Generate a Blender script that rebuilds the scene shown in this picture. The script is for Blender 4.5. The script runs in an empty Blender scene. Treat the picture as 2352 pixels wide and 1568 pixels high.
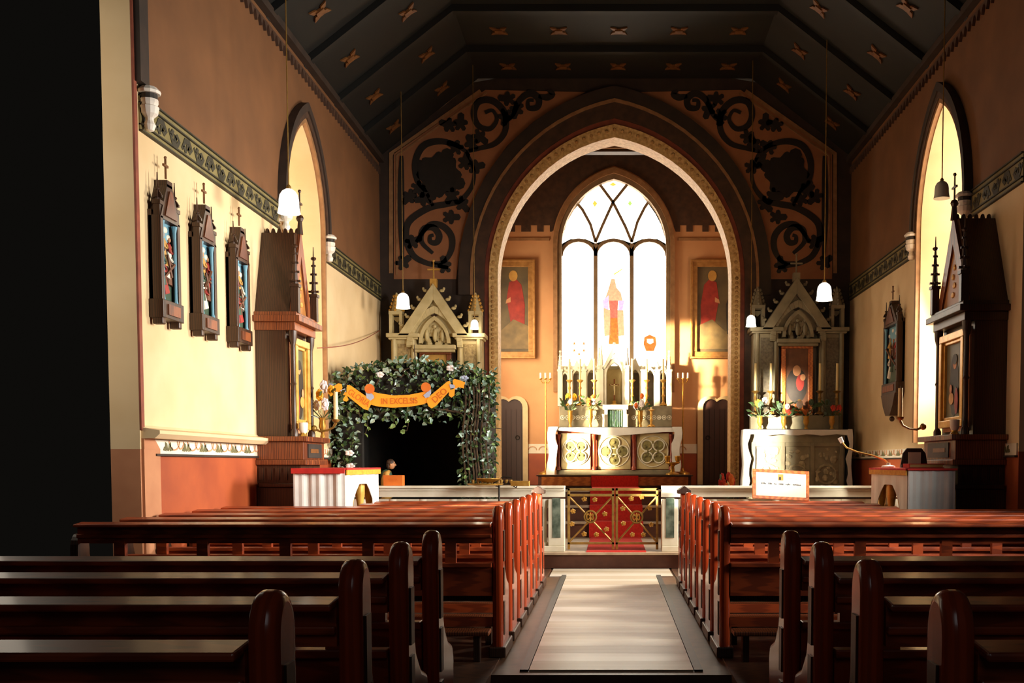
import bpy, bmesh, math, random
from math import sin, cos, tan, pi, radians, sqrt, atan2
from mathutils import Vector, Matrix

SC = bpy.context.scene
COL = SC.collection
rnd = random.Random(7)

# ------------------------------------------------------------------ camera, world, light
F = 2400.0; CX = 1404.0; TH = radians(3.0); CY = 1065 + F*tan(TH); EYE = 1.25
cd = bpy.data.cameras.new('camera'); cam = bpy.data.objects.new('camera', cd); COL.objects.link(cam)
cam.location = (0, 0, EYE); cam.rotation_euler = (radians(90) - TH, 0, 0)
cd.sensor_width = 36; cd.lens = 36*F/2352
cd.shift_x = -(CX-1176)/2352; cd.shift_y = (CY-784)/2352
cd.clip_start = .05; SC.camera = cam

w = bpy.data.worlds.new('world'); SC.world = w; w.use_nodes = True
w.node_tree.nodes['Background'].inputs[0].default_value = (1, .9, .75, 1)
w.node_tree.nodes['Background'].inputs[1].default_value = .004
SC.view_settings.view_transform = 'Standard'; SC.view_settings.look = 'None'
SC.view_settings.exposure = 0; SC.view_settings.gamma = 1
try: SC.view_settings.use_curve_mapping = False
except Exception: pass
SC.cycles.use_denoising = True
SC.cycles.max_bounces = 8; SC.cycles.diffuse_bounces = 4; SC.cycles.glossy_bounces = 3
SC.cycles.sample_clamp_indirect = 4
SC.cycles.caustics_reflective = False; SC.cycles.caustics_refractive = False

def daylight(name, loc, direction, sx, sy, watts, col, spread=180):
    l = bpy.data.lights.new(name, 'AREA'); l.shape = 'RECTANGLE'; l.size = sx; l.size_y = sy
    l.energy = watts; l.color = col; l.spread = radians(spread)
    o = bpy.data.objects.new(name, l); COL.objects.link(o); o.location = loc
    z = -Vector(direction).normalized(); y = Vector((0, 0, 1)); x = y.cross(z).normalized(); y = z.cross(x)
    o.rotation_euler = Matrix((x, y, z)).transposed().to_euler()
    return o
XL, XR, YC, YB = -3.5, 3.62, 16.0, 20.0
WARM = (1, .84, .62)
SUN = (.553, .83, -.04)          # low winter sun slanting in through the left-hand windows
daylight('daylight_right_window', (4.12, 11.58, 2.5), (-1, -.10, -.36), 1.45, 2.0, 370, (1, .905, .77), 105)
daylight('daylight_second_right_window', (4.0, 6.5, 2.6), (-1, .55, -.12), 1.2, 2.2, 165, (1, .95, .86), 74)
daylight('daylight_left_window', (-3.97, 12.0, 3.0), (1, 0, 0), 1.3, 2.8, 5, (1, .82, .60))
daylight('daylight_near_left_window', (-4.3, 7.0, 3.2), (1, .25, -.05), 1.2, 3.0, 20, (1, .86, .68))
daylight('sunbeam_near_left_window', (-3.9, 5.95, 2.0), SUN, .36, 1.9, 30, (1, .90, .70), 2.5)
daylight('sunbeam_third_left_window', (-3.9, 2.05, 1.62), SUN, .70, .5, 3.6, (1, .90, .70), 4)  # added narrow beam, shaped to brighten the notice on the front pew
daylight('sunbeam_chancel_window', (-2.5, 17.75, 2.6), (.86, .5, -.03), .60, 2.8, 95, (1, .80, .48), 5)
daylight('daylight_chancel_window', (-2.45, 17.3, 2.3), (1, 1.12, -.10), .9, 2.4, 40, (1, .82, .55), 80)
daylight('daylight_chancel_window_far', (-2.5, 18.6, 3.4), (1, .3, -.1), .8, 2.0, 78, (1, .80, .54), 150)
daylight('daylight_chancel_window_right', (2.6, 17.6, 3.4), (-1, .3, -.1), 1.0, 2.0, 25, (1, .82, .58), 150)
daylight('daylight_west_window', (0, -3, 4.5), (0, 1, -.12), 2.0, 3.0, 13, (.96, .97, 1))  # unseen fill lamp added behind the camera to lift surfaces facing it

# ------------------------------------------------------------------ helpers
def at(px, py, Y):
    u = (px-CX)/F; v = (CY-py)/F; t = Y/(cos(TH)+v*sin(TH))
    return Vector((u*t, Y, EYE + t*(v*cos(TH)-sin(TH))))
def atx(px, py, X):
    u = (px-CX)/F; v = (CY-py)/F; t = X/u
    return Vector((X, t*(cos(TH)+v*sin(TH)), EYE + t*(v*cos(TH)-sin(TH))))
def xz(px, py, Y):
    p = at(px, py, Y); return (p.x, p.z)

def srgb(c):
    return tuple(((v/255)/12.92 if v/255 <= .04045 else ((v/255+.055)/1.055)**2.4) for v in c)
MATS = {}
def mat(name, c, c2=None, scale=6, rough=.6, metal=0, bump=0, stretch=(1, 1, 1), coat=0, emit=0, wave=False, det=4):
    """Procedural surface: two tones mixed by noise (or wood-like waves), fine bump from the same pattern."""
    if name in MATS: return MATS[name]
    m = bpy.data.materials.new(name); m.use_nodes = True; MATS[name] = m
    nt = m.node_tree; bs = nt.nodes['Principled BSDF']
    a = srgb(c); b = srgb(c2) if c2 else tuple(v*.8 for v in a)
    tc = nt.nodes.new('ShaderNodeTexCoord'); mp = nt.nodes.new('ShaderNodeMapping')
    mp.inputs['Scale'].default_value = stretch
    nt.links.new(tc.outputs['Object'], mp.inputs['Vector'])
    if wave:
        tx = nt.nodes.new('ShaderNodeTexWave'); tx.inputs['Scale'].default_value = scale
        tx.inputs['Distortion'].default_value = 6; tx.inputs['Detail'].default_value = 3
    else:
        tx = nt.nodes.new('ShaderNodeTexNoise'); tx.inputs['Scale'].default_value = scale
        tx.inputs['Detail'].default_value = det
    nt.links.new(mp.outputs[0], tx.inputs['Vector'])
    cr = nt.nodes.new('ShaderNodeValToRGB')
    cr.color_ramp.elements[0].position = .3; cr.color_ramp.elements[0].color = (*b, 1)
    cr.color_ramp.elements[1].position = .7; cr.color_ramp.elements[1].color = (*a, 1)
    fac = tx.outputs['Fac'] if 'Fac' in tx.outputs else tx.outputs[0]
    nt.links.new(fac, cr.inputs[0]); nt.links.new(cr.outputs[0], bs.inputs['Base Color'])
    bs.inputs['Roughness'].default_value = rough; bs.inputs['Metallic'].default_value = metal
    if coat:
        bs.inputs['Coat Weight'].default_value = coat; bs.inputs['Coat Roughness'].default_value = .12
    if bump:
        bp = nt.nodes.new('ShaderNodeBump'); bp.inputs['Strength'].default_value = bump; bp.inputs['Distance'].default_value = .01
        nt.links.new(fac, bp.inputs['Height']); nt.links.new(bp.outputs[0], bs.inputs['Normal'])
    if emit:
        nt.links.new(cr.outputs[0], bs.inputs['Emission Color']); bs.inputs['Emission Strength'].default_value = emit
    return m

class B:
    """Collects shapes and links them as one mesh object."""
    def __init__(s): s.v = []; s.f = []; s.m = []; s.mi = 0; s.T = None
    def P(s, p):
        p = Vector(p); s.v.append(s.T @ p if s.T else p); return len(s.v)-1
    def face(s, ids): s.f.append(tuple(ids)); s.m.append(s.mi)
    def hexa(s, p):
        i = [s.P(q) for q in p]
        for a in ((0, 3, 2, 1), (4, 5, 6, 7), (0, 1, 5, 4), (1, 2, 6, 5), (2, 3, 7, 6), (3, 0, 4, 7)): s.face([i[k] for k in a])
        return s
    def box(s, x0, x1, y0, y1, z0, z1):
        return s.hexa([(x0, y0, z0), (x1, y0, z0), (x1, y1, z0), (x0, y1, z0), (x0, y0, z1), (x1, y0, z1), (x1, y1, z1), (x0, y1, z1)])
    @staticmethod
    def ax(axis, p, d):
        return (p[0], d, p[1]) if axis == 'y' else ((d, p[0], p[1]) if axis == 'x' else (p[0], p[1], d))
    def prism(s, poly, axis, d0, d1):
        n = len(poly); a = [s.P(s.ax(axis, p, d0)) for p in poly]; b = [s.P(s.ax(axis, p, d1)) for p in poly]
        s.face(a[::-1]); s.face(b)
        for i in range(n): s.face((a[i], a[(i+1) % n], b[(i+1) % n], b[i]))
        return s
    def strip(s, p, q, axis, d0, d1):
        """solid band between two polylines p and q of equal length"""
        for i in range(len(p)-1):
            c = [p[i], p[i+1], q[i+1], q[i]]
            s.hexa([s.ax(axis, k, d0) for k in c]+[s.ax(axis, k, d1) for k in c])
        return s
    def ribbon(s, pts, wd, axis, d0, d1):
        n = len(pts); L = []; R = []
        for i in range(n):
            a = Vector(pts[max(0, i-1)]); b = Vector(pts[min(n-1, i+1)]); t = (b-a)
            if t.length < 1e-9: t = Vector((1, 0))
            t.normalize(); nn = Vector((-t.y, t.x)); h = (wd[i] if isinstance(wd, (list, tuple)) else wd)/2
            c = Vector(pts[i]); L.append(tuple(c+nn*h)); R.append(tuple(c-nn*h))
        return s.strip(L, R, axis, d0, d1)
    def cyl(s, p0, p1, r0, r1=None, n=8):
        r1 = r0 if r1 is None else r1
        p0 = Vector(p0); p1 = Vector(p1); d = (p1-p0).normalized()
        u = d.orthogonal().normalized(); v = d.cross(u)
        A = [s.P(p0+(u*cos(2*pi*k/n)+v*sin(2*pi*k/n))*r0) for k in range(n)]
        Z = [s.P(p1+(u*cos(2*pi*k/n)+v*sin(2*pi*k/n))*r1) for k in range(n)]
        s.face(A[::-1]); s.face(Z)
        for k in range(n): s.face((A[k], A[(k+1) % n], Z[(k+1) % n], Z[k]))
        return s
    def lathe(s, c, prof, n=12, closed=True):
        rings = []
        for r, z in prof:
            rings.append([s.P((c[0]+r*cos(2*pi*k/n), c[1]+r*sin(2*pi*k/n), c[2]+z)) for k in range(n)])
        for a, b in zip(rings, rings[1:]):
            for k in range(n): s.face((a[k], a[(k+1) % n], b[(k+1) % n], b[k]))
        if closed: s.face(rings[0][::-1]); s.face(rings[-1])
        return s
    def tube(s, pts, r, n=6):
        pts = [Vector(p) for p in pts]; rings = []; u = None
        for i, p in enumerate(pts):
            d = (pts[min(i+1, len(pts)-1)]-pts[max(i-1, 0)]).normalized()
            u = d.orthogonal().normalized() if u is None else (u-d*u.dot(d)).normalized()
            v = d.cross(u); rr = r[i] if isinstance(r, (list, tuple)) else r
            rings.append([s.P(p+(u*cos(2*pi*k/n)+v*sin(2*pi*k/n))*rr) for k in range(n)])
        for a, b in zip(rings, rings[1:]):
            for k in range(n): s.face((a[k], a[(k+1) % n], b[(k+1) % n], b[k]))
        s.face(rings[0][::-1]); s.face(rings[-1]); return s
    def ball(s, c, r, n=8, m=5):
        r = (r, r, r) if not isinstance(r, (tuple, list)) else r
        top = s.P((c[0], c[1], c[2]+r[2])); bot = s.P((c[0], c[1], c[2]-r[2])); rings = []
        for j in range(1, m):
            a = pi*j/m
            rings.append([s.P((c[0]+r[0]*sin(a)*cos(2*pi*k/n), c[1]+r[1]*sin(a)*sin(2*pi*k/n), c[2]+r[2]*cos(a))) for k in range(n)])
        for k in range(n):
            s.face((top, rings[0][k], rings[0][(k+1) % n])); s.face((bot, rings[-1][(k+1) % n], rings[-1][k]))
        for a, b in zip(rings, rings[1:]):
            for k in range(n): s.face((a[k], b[k], b[(k+1) % n], a[(k+1) % n]))
        return s
    def torus(s, c, R, r, axis='y', n=16, m=6, sc=1):
        pts = []
        for k in range(n):
            row = []
            for j in range(m):
                a = 2*pi*k/n; b = 2*pi*j/m; q = (R+r*cos(b)); p = (q*cos(a), q*sin(a)*sc); d = r*sin(b)
                t = s.ax(axis, p, d); row.append(s.P((c[0]+t[0], c[1]+t[1], c[2]+t[2])))
            pts.append(row)
        for k in range(n):
            for j in range(m): s.face((pts[k][j], pts[(k+1) % n][j], pts[(k+1) % n][(j+1) % m], pts[k][(j+1) % m]))
        return s
    def build(s, name, m, parent=None, smooth=False, bevel=0, loc=None):
        me = bpy.data.meshes.new(name); me.from_pydata([tuple(p) for p in s.v], [], s.f)
        for x in (m if isinstance(m, (list, tuple)) else [m]): me.materials.append(x)
        me.polygons.foreach_set('material_index', s.m)
        bm = bmesh.new(); bm.from_mesh(me); bmesh.ops.recalc_face_normals(bm, faces=bm.faces)
        if smooth:
            for f in bm.faces: f.smooth = True
            for e in bm.edges:
                if len(e.link_faces) == 2 and e.calc_face_angle(0) > .7: e.smooth = False
        bm.to_mesh(me); bm.free()
        o = bpy.data.objects.new(name, me); COL.objects.link(o)
        if parent: o.parent = parent
        if loc is not None: o.location = loc
        if bevel:
            b = o.modifiers.new('bevel', 'BEVEL'); b.width = bevel; b.segments = 2; b.limit_method = 'ANGLE'
        return o

def tag(o, label, cat, group=None):
    o['label'] = label; o['category'] = cat
    if group: o['group'] = group
    return o
def thing(name, label, cat, loc=(0, 0, 0), rz=0, group=None):
    o = bpy.data.objects.new(name, None); COL.objects.link(o); o.location = loc; o.rotation_euler = (0, 0, rz)
    return tag(o, label, cat, group)
def struct(o): o['kind'] = 'structure'; return o
def copy_tree(o, parent=None):
    c = o.copy(); COL.objects.link(c)
    if parent: c.parent = parent
    for ch in list(o.children): copy_tree(ch, c)
    return c
def place(proto, used, loc, label, rz=None):
    o = proto if not used else copy_tree(proto)
    o.location = loc; o['label'] = label
    if rz is not None: o.rotation_euler = (0, 0, rz)
    return o

def arch_pts(half, rise, n=10):
    """pointed (or, when rise == half, round) arch, springing at z = 0"""
    R = (half*half+rise*rise)/(2*half); c = R-half
    a1 = atan2(rise, -c) if c > 0 else pi/2
    a1 = pi-math.acos(max(-1, min(1, c/R)))
    L = []
    for k in range(n+1):
        a = pi-(pi-a1)*k/n
        L.append((c+R*cos(a), R*sin(a)))
    return L+[(-x, z) for x, z in L[-2::-1]]
def arch_band(b, cx, zs, inn, out, zb, axis, d0, d1, n=12):
    i = [(-inn[0], zb-zs)]+arch_pts(*inn, n)+[(inn[0], zb-zs)]
    o = [(-out[0], zb-zs)]+arch_pts(*out, n)+[(out[0], zb-zs)]
    return b.strip([(cx+x, zs+z) for x, z in i], [(cx+x, zs+z) for x, z in o], axis, d0, d1)
def wall(b, axis, a0, a1, z0, top, openings, d0, d1):
    """wall slab along a0..a1 with arched openings (centre, half, rise, sill, spring); top is a function"""
    cuts = {a0, a1}
    for c, h, r, zs, sp in openings:
        for x, z in arch_pts(h, r, 10): cuts.add(round(c+x, 5))
    if callable(top):
        for k in range(1, 20): cuts.add(round(a0+(a1-a0)*k/20, 5))
        T = top
    else: T = lambda x: top
    cs = sorted(x for x in cuts if a0-1e-6 <= x <= a1+1e-6)
    def zarch(x, o):
        pts = arch_pts(o[1], o[2], 10); x = x-o[0]
        for p, q in zip(pts, pts[1:]):
            if p[0]-1e-6 <= x <= q[0]+1e-6 and q[0] > p[0]:
                return o[4]+p[1]+(q[1]-p[1])*max(0, min(1, (x-p[0])/(q[0]-p[0])))
        return o[4]
    for p, q in zip(cs, cs[1:]):
        if q-p < 1e-5: continue
        mid = (p+q)/2; hit = None
        for o in openings:
            if abs(mid-o[0]) < o[1]: hit = o
        if hit:
            if hit[3] > z0: b.strip([(p, z0), (q, z0)], [(p, hit[3]), (q, hit[3])], axis, d0, d1)
            b.strip([(p, zarch(p, hit)), (q, zarch(q, hit))], [(p, T(p)), (q, T(q))], axis, d0, d1)
        else: b.strip([(p, z0), (q, z0)], [(p, T(p)), (q, T(q))], axis, d0, d1)
    return b
def spiral(cx, cy, r, turns, a0, dr=1, n=40):
    return [(cx+r*(1-k/n*.88)*cos(a0+dr*2*pi*turns*k/n), cy+r*(1-k/n*.88)*sin(a0+dr*2*pi*turns*k/n)) for k in range(n+1)]

# ------------------------------------------------------------------ palette
M = {}
M['cream'] = mat('cream_plaster', (230, 203, 160), (218, 188, 142), 2.2, .8, bump=.05)
M['chancel_pink'] = mat('pink_plaster', (214, 160, 112), (200, 146, 100), 2, .8)
M['terracotta'] = mat('terracotta_paint', (176, 84, 42), (150, 66, 34), 2.5, .55)
M['darkpaint'] = mat('dark_brown_paint', (62, 46, 36), (44, 33, 27), 5, .7)
M['scroll'] = mat('scroll_paint', (38, 30, 24), (28, 22, 18), 8, .7)
M['panelpaint'] = mat('panel_paint', (170, 112, 74), (150, 98, 64), 2.5, .75)
M['rim'] = mat('arch_rim_paint', (244, 208, 142), (206, 160, 98), 22, .6, det=1)
M['archbrown'] = mat('arch_brown_paint', (84, 58, 42), (60, 42, 32), 9, .65)
M['tan'] = mat('tan_line_paint', (170, 126, 84), (140, 100, 64), 10, .6)
M['ceil'] = mat('ceiling_paint', (17, 18, 14), (10, 11, 10), 3, .7)
M['giltpaint'] = mat('gilt_paint', (128, 82, 38), (96, 58, 26), 20, .5)
M['frieze'] = mat('frieze_green', (136, 122, 74), (116, 104, 64), 9, .7)
M['friezedark'] = mat('frieze_dark', (62, 56, 38), (48, 44, 30), 9, .7)
M['stonew'] = mat('white_stone', (236, 232, 214), (212, 206, 184), 4, .45)
M['stonec'] = mat('cream_stone', (214, 196, 148), (190, 170, 120), 7, .6, bump=.1)
M['stoneg'] = mat('grey_stone', (150, 140, 114), (122, 114, 92), 7, .6, bump=.1)
M['marbleg'] = mat('green_marble', (46, 62, 52), (120, 132, 118), 9, .25, det=8)
M['marbler'] = mat('red_marble', (150, 62, 40), (110, 42, 30), 9, .25, det=8)
M['pew'] = mat('pew_wood', (166, 70, 30), (128, 51, 22), 3.2, .4, stretch=(.35, 6, 6), coat=.3, wave=True)
M['pewend'] = mat('pew_end_wood', (176, 66, 28), (156, 57, 24), 2, .24, stretch=(6, 6, .5), coat=.35, wave=True)
M['oak'] = mat('dark_oak', (70, 42, 24), (48, 28, 17), 4, .4, stretch=(5, 5, .6), wave=True)
M['oakred'] = mat('red_oak', (140, 76, 40), (92, 46, 26), 4, .4, stretch=(5, 5, .6), wave=True)
M['gold'] = mat('gilding', (236, 190, 100), (206, 152, 66), 14, .32, metal=.35)
M['brass'] = mat('brass', (214, 168, 82), (180, 132, 54), 12, .28, metal=.6)
M['brassdull'] = mat('dull_brass', (158, 122, 56), (122, 92, 42), 12, .42, metal=.4)
M['cloth'] = mat('white_linen', (240, 238, 232), (222, 220, 214), 5, .85)
M['red'] = mat('red_cloth', (204, 44, 34), (172, 30, 26), 12, .85)
M['carpet'] = mat('red_carpet', (214, 48, 34), (184, 34, 24), 40, .95)
M['yellowtrim'] = mat('yellow_fringe', (220, 160, 50), (190, 128, 34), 30, .8)
M['candle'] = mat('candle_wax', (244, 226, 170), (236, 214, 150), 4, .5)
M['leaf'] = mat('ivy_leaf', (72, 98, 56), (42, 62, 36), 5, .3)
M['leaf2'] = mat('pale_ivy_leaf', (136, 160, 98), (96, 122, 70), 5, .3)
M['leaf3'] = mat('shiny_ivy_leaf', (176, 196, 186), (110, 140, 124), 5, .22)  # pale bluish tone paints window glints onto some of the leaves
M['twig'] = mat('twig_bark', (84, 64, 42), (52, 38, 26), 20, .8)
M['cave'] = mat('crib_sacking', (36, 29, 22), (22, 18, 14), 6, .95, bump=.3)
M['banner'] = mat('orange_card', (250, 164, 34), (242, 152, 28), 3, .7)
M['bannerback'] = mat('grey_blue_card', (170, 180, 206), (150, 160, 190), 4, .7)
M['bannertext'] = mat('brown_orange_ink', (206, 104, 20), (190, 92, 16), 9, .7)
M['orangebox'] = mat('orange_box_paint', (216, 116, 36), (198, 98, 28), 6, .6)
M['ink'] = mat('dark_ink', (70, 74, 84), (50, 52, 60), 12, .7)
M['paper'] = mat('white_paper', (250, 246, 226), (244, 238, 214), 4, .8)
M['framewood'] = mat('orange_wood_frame', (206, 118, 52), (176, 88, 36), 5, .4, stretch=(1, 6, 6), wave=True)
M['iron'] = mat('dark_iron', (46, 40, 34), (30, 26, 22), 12, .5, metal=.5)
M['bosswhite'] = mat('white_painted_stone', (244, 236, 224), (228, 216, 204), 8, .5)
M['skin'] = mat('painted_skin', (206, 150, 106), (190, 130, 90), 12, .6)
M['hair'] = mat('brown_hair_paint', (70, 46, 30), (48, 30, 20), 20, .6)
M['blue'] = mat('painted_blue', (120, 168, 186), (90, 140, 164), 5, .6)
M['pw'] = mat('painted_white', (240, 232, 216), (222, 212, 194), 6, .6)
M['pb'] = mat('painted_brown', (120, 76, 50), (92, 56, 36), 8, .6)
M['pr'] = mat('painted_red', (170, 52, 40), (130, 36, 30), 8, .6)
M['pg'] = mat('painted_green', (70, 92, 70), (50, 70, 54), 8, .6)
M['py'] = mat('painted_ochre', (206, 160, 80), (180, 132, 60), 8, .6)
M['pd'] = mat('painted_dark', (56, 48, 42), (38, 32, 28), 8, .6)
M['flowhite'] = mat('white_petal', (246, 240, 240), (230, 222, 226), 9, .6)
M['floyellow'] = mat('yellow_petal', (236, 176, 30), (220, 150, 20), 9, .6)
M['flored'] = mat('red_petal', (210, 60, 40), (180, 40, 30), 9, .6)
M['floorange'] = mat('orange_petal', (232, 120, 40), (216, 96, 30), 9, .6)
M['shade'] = mat('lit_opal_glass', (255, 252, 244), (255, 250, 240), 4, .3, emit=1.15)
M['shadeoff'] = mat('opal_glass', (214, 214, 206), (204, 204, 196), 4, .3)
M['glass'] = mat('bright_window_glass', (255, 250, 236), (255, 247, 228), 7, .3, emit=7.0)
M['glassdim'] = mat('pale_window_glass', (252, 232, 200), (240, 214, 180), 12, .3, emit=1.5)
M['gl_o'] = mat('orange_glass', (228, 128, 60), (210, 100, 50), 20, .3, emit=1.0)
M['gl_y'] = mat('yellow_glass', (255, 214, 90), (245, 196, 80), 20, .3, emit=1.1)
M['gl_g'] = mat('green_glass', (196, 236, 130), (170, 216, 110), 20, .3, emit=1.1)
M['gl_p'] = mat('violet_glass', (222, 186, 240), (200, 160, 226), 20, .3, emit=1.1)
M['gl_r'] = mat('red_glass', (214, 120, 100), (196, 96, 84), 20, .3, emit=1.0)
M['gl_t'] = mat('tan_glass', (206, 180, 142), (186, 158, 122), 20, .3, emit=1.0)
M['lead'] = mat('window_stone', (150, 124, 92), (128, 104, 78), 8, .7)

# ------------------------------------------------------------------ the setting
M['upper'] = mat('ochre_plaster', (122, 80, 46), (106, 69, 39), 2.2, .8)
M['mosaic'] = mat('aisle_mosaic', (244, 238, 226), (196, 182, 160), 1.0, .3, stretch=(.25, 3.2, 1))  # brighter floor tone: light lying across the aisle, put into the colour
M['tilebrown'] = mat('brown_floor', (112, 78, 54), (84, 58, 40), 9, .4)
M['tiledark'] = mat('dark_floor_line', (64, 62, 58), (48, 46, 44), 9, .4)
M['woodfloor'] = mat('pew_platform_boards', (84, 52, 32), (58, 36, 22), 4, .5, stretch=(.5, 6, 6), wave=True)
M['riser'] = mat('brown_riser', (104, 62, 44), (84, 48, 34), 8, .5)
M['step'] = mat('step_stone', (190, 168, 142), (160, 138, 112), 7, .5)
M['orangewood'] = mat('orange_step_wood', (196, 112, 50), (168, 88, 36), 4, .4, stretch=(.5, 6, 6), wave=True)
M['band'] = mat('white_dado_band', (240, 232, 214), (228, 216, 194), 6, .6)
M['bandleaf'] = mat('dado_motif', (128, 124, 82), (96, 92, 60), 9, .6)
M['bandred'] = mat('dado_motif_red', (210, 160, 120), (190, 136, 100), 9, .6)
M['door'] = mat('brown_door', (66, 32, 23), (46, 24, 18), 4, .5, stretch=(6, 6, .6), wave=True)
M['palestone'] = mat('door_surround', (226, 202, 156), (208, 182, 136), 7, .6)
M['pinkstrip'] = mat('pink_pilaster', (196, 136, 96), (178, 118, 82), 4, .65)
M['redline'] = mat('red_edge_line', (150, 76, 52), (120, 58, 42), 9, .65)

# floors
b = B(); b.box(-.72, .72, 6.2, 12.45, -.08, -.012); fl = struct(b.build('floor', M['tilebrown']))
b = B()
yy = 6.4
tiles = []
M['mosaic2'] = mat('aisle_mosaic_tan', (214, 202, 182), (184, 168, 142), 2.0, .34, stretch=(.4, 3.2, 1))  # dimmer floor tone between the painted bands of light
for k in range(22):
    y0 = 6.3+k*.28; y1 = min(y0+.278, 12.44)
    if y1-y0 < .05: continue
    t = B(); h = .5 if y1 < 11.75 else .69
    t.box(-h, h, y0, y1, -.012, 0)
    tiles.append(t.build('paving_slab', M['mosaic'] if k % 2 else M['mosaic2'], fl))  # alternating tones paint stripes of light across the aisle floor
b = B(); b.box(-.557, -.505, 6.3, 11.74, -.012, .001); b.build('border_strip', M['tiledark'], fl)
b = B(); b.box(.505, .557, 6.3, 11.74, -.012, .001); b.build('border_strip', M['tiledark'], fl)
b = B(); b.box(XL, -.72, 1.6, 12.45, -.1, 0); struct(b.build('floor', M['woodfloor']))
b = B(); b.box(.72, XR, 1.6, 12.45, -.1, 0); struct(b.build('floor', M['woodfloor']))

# sanctuary floor and the steps up to the chancel
b = B(); b.box(XL, XR, 12.5, 15.2, 0, .165); s0 = struct(b.build('floor', M['riser']))
b = B(); b.box(XL, XR, 12.44, 15.2, .165, .19); b.build('step_tread', M['step'], s0)
for k, (y0, z1) in enumerate(((15.0, .41), (15.4, .63), (15.8, .85))):
    y1 = YB if k == 2 else (15.4, 15.8)[k]
    b = B(); b.box(XL if k < 1 else -1.8, XR if k < 1 else 1.9, y0+.03, YB if k == 2 else y1+.03, .0 if k == 0 else .19, z1-.025)
    s = struct(b.build('floor', M['riser']))
    b = B(); b.box(-1.75, 1.85, y0, y1, z1-.025, z1); b.build('step_tread', M['step'], s)
b = B(); b.box(-2.6, 2.7, 16.35, YB, .3, .85); struct(b.build('floor', M['step']))

# nave walls, painted in three bands (terracotta dado, cream, ochre)
def band_wall(X0, X1, a0, a1, ops, z_bands, name):
    o = B()
    for mi, (za, zb) in enumerate(z_bands):
        cuts = {a0, a1}
        for c, h, r, zs, sp in ops:
            for x, z in arch_pts(h, r, 12): cuts.add(round(c+x, 5))
        cs = sorted(cuts); o.mi = mi
        def za_(x, q):
            pts = arch_pts(q[1], q[2], 12); x -= q[0]
            for p, r_ in zip(pts, pts[1:]):
                if p[0]-1e-6 <= x <= r_[0]+1e-6 and r_[0] > p[0]: return q[4]+p[1]+(r_[1]-p[1])*(x-p[0])/(r_[0]-p[0])
            return q[4]
        for p, q in zip(cs, cs[1:]):
            if q-p < 1e-5: continue
            hit = [k for k in ops if abs((p+q)/2-k[0]) < k[1]]
            if not hit: o.box(X0, X1, p, q, za, zb); continue
            k = hit[0]
            if k[3] > za: o.box(X0, X1, p, q, za, min(k[3], zb))
            lp, lq = max(za_(p, k), za), max(za_(q, k), za)
            if min(lp, lq) < zb:
                lp, lq = min(lp, zb), min(lq, zb)
                o.strip([(p, lp), (q, lq)], [(p, zb), (q, zb)], 'x', X0, X1)
    return struct(o.build(name, [M['terracotta'], M['cream'], M['upper']]))
zb = ((0, 1.36), (1.36, 3.86), (3.86, 5.86))
LW = (12.02, .73, 1.10, 1.47, 4.0); RW = (11.58, .80, 1.22, 1.47, 3.95)
wl = band_wall(XL-.5, XL, 8.6, YC, [LW], zb, 'wall_left')
# jamb of the window nearest on the left (only its far side is in the picture)
b = B(); b.mi = 0; b.box(XL-.22, XL, 7.78, 7.98, 0, 1.36); b.mi = 1; b.box(XL-.22, XL, 7.78, 7.98, 1.36, 5.86)
b.mi = 2; b.box(XL-.22, XL, 7.98, 8.6, 0, 1.36); b.mi = 1; b.box(XL-.22, XL, 7.98, 8.6, 1.36, 3.86); b.mi = 3; b.box(XL-.22, XL, 7.98, 8.6, 3.86, 5.86)
b.build('window_jamb', [M['pinkstrip'], M['cream'], M['terracotta'], M['upper']], wl)
b = B(); b.box(XL-.001, XL+.015, 7.78, 7.83, 1.5, 5.4); b.build('edge_line', M['redline'], wl)
b = B(); b.box(XL, XL+.02, 7.80, 8.08, 0, 1.36); b.prism([(7.80, 1.36), (8.08, 1.36), (7.98, 1.44), (7.80, 1.44)], 'x', XL, XL+.022)
b.build('pilaster_strip', M['pinkstrip'], wl)
wr = band_wall(XR, XR+.6, 9.3, YC, [RW], zb, 'wall_right')
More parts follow.
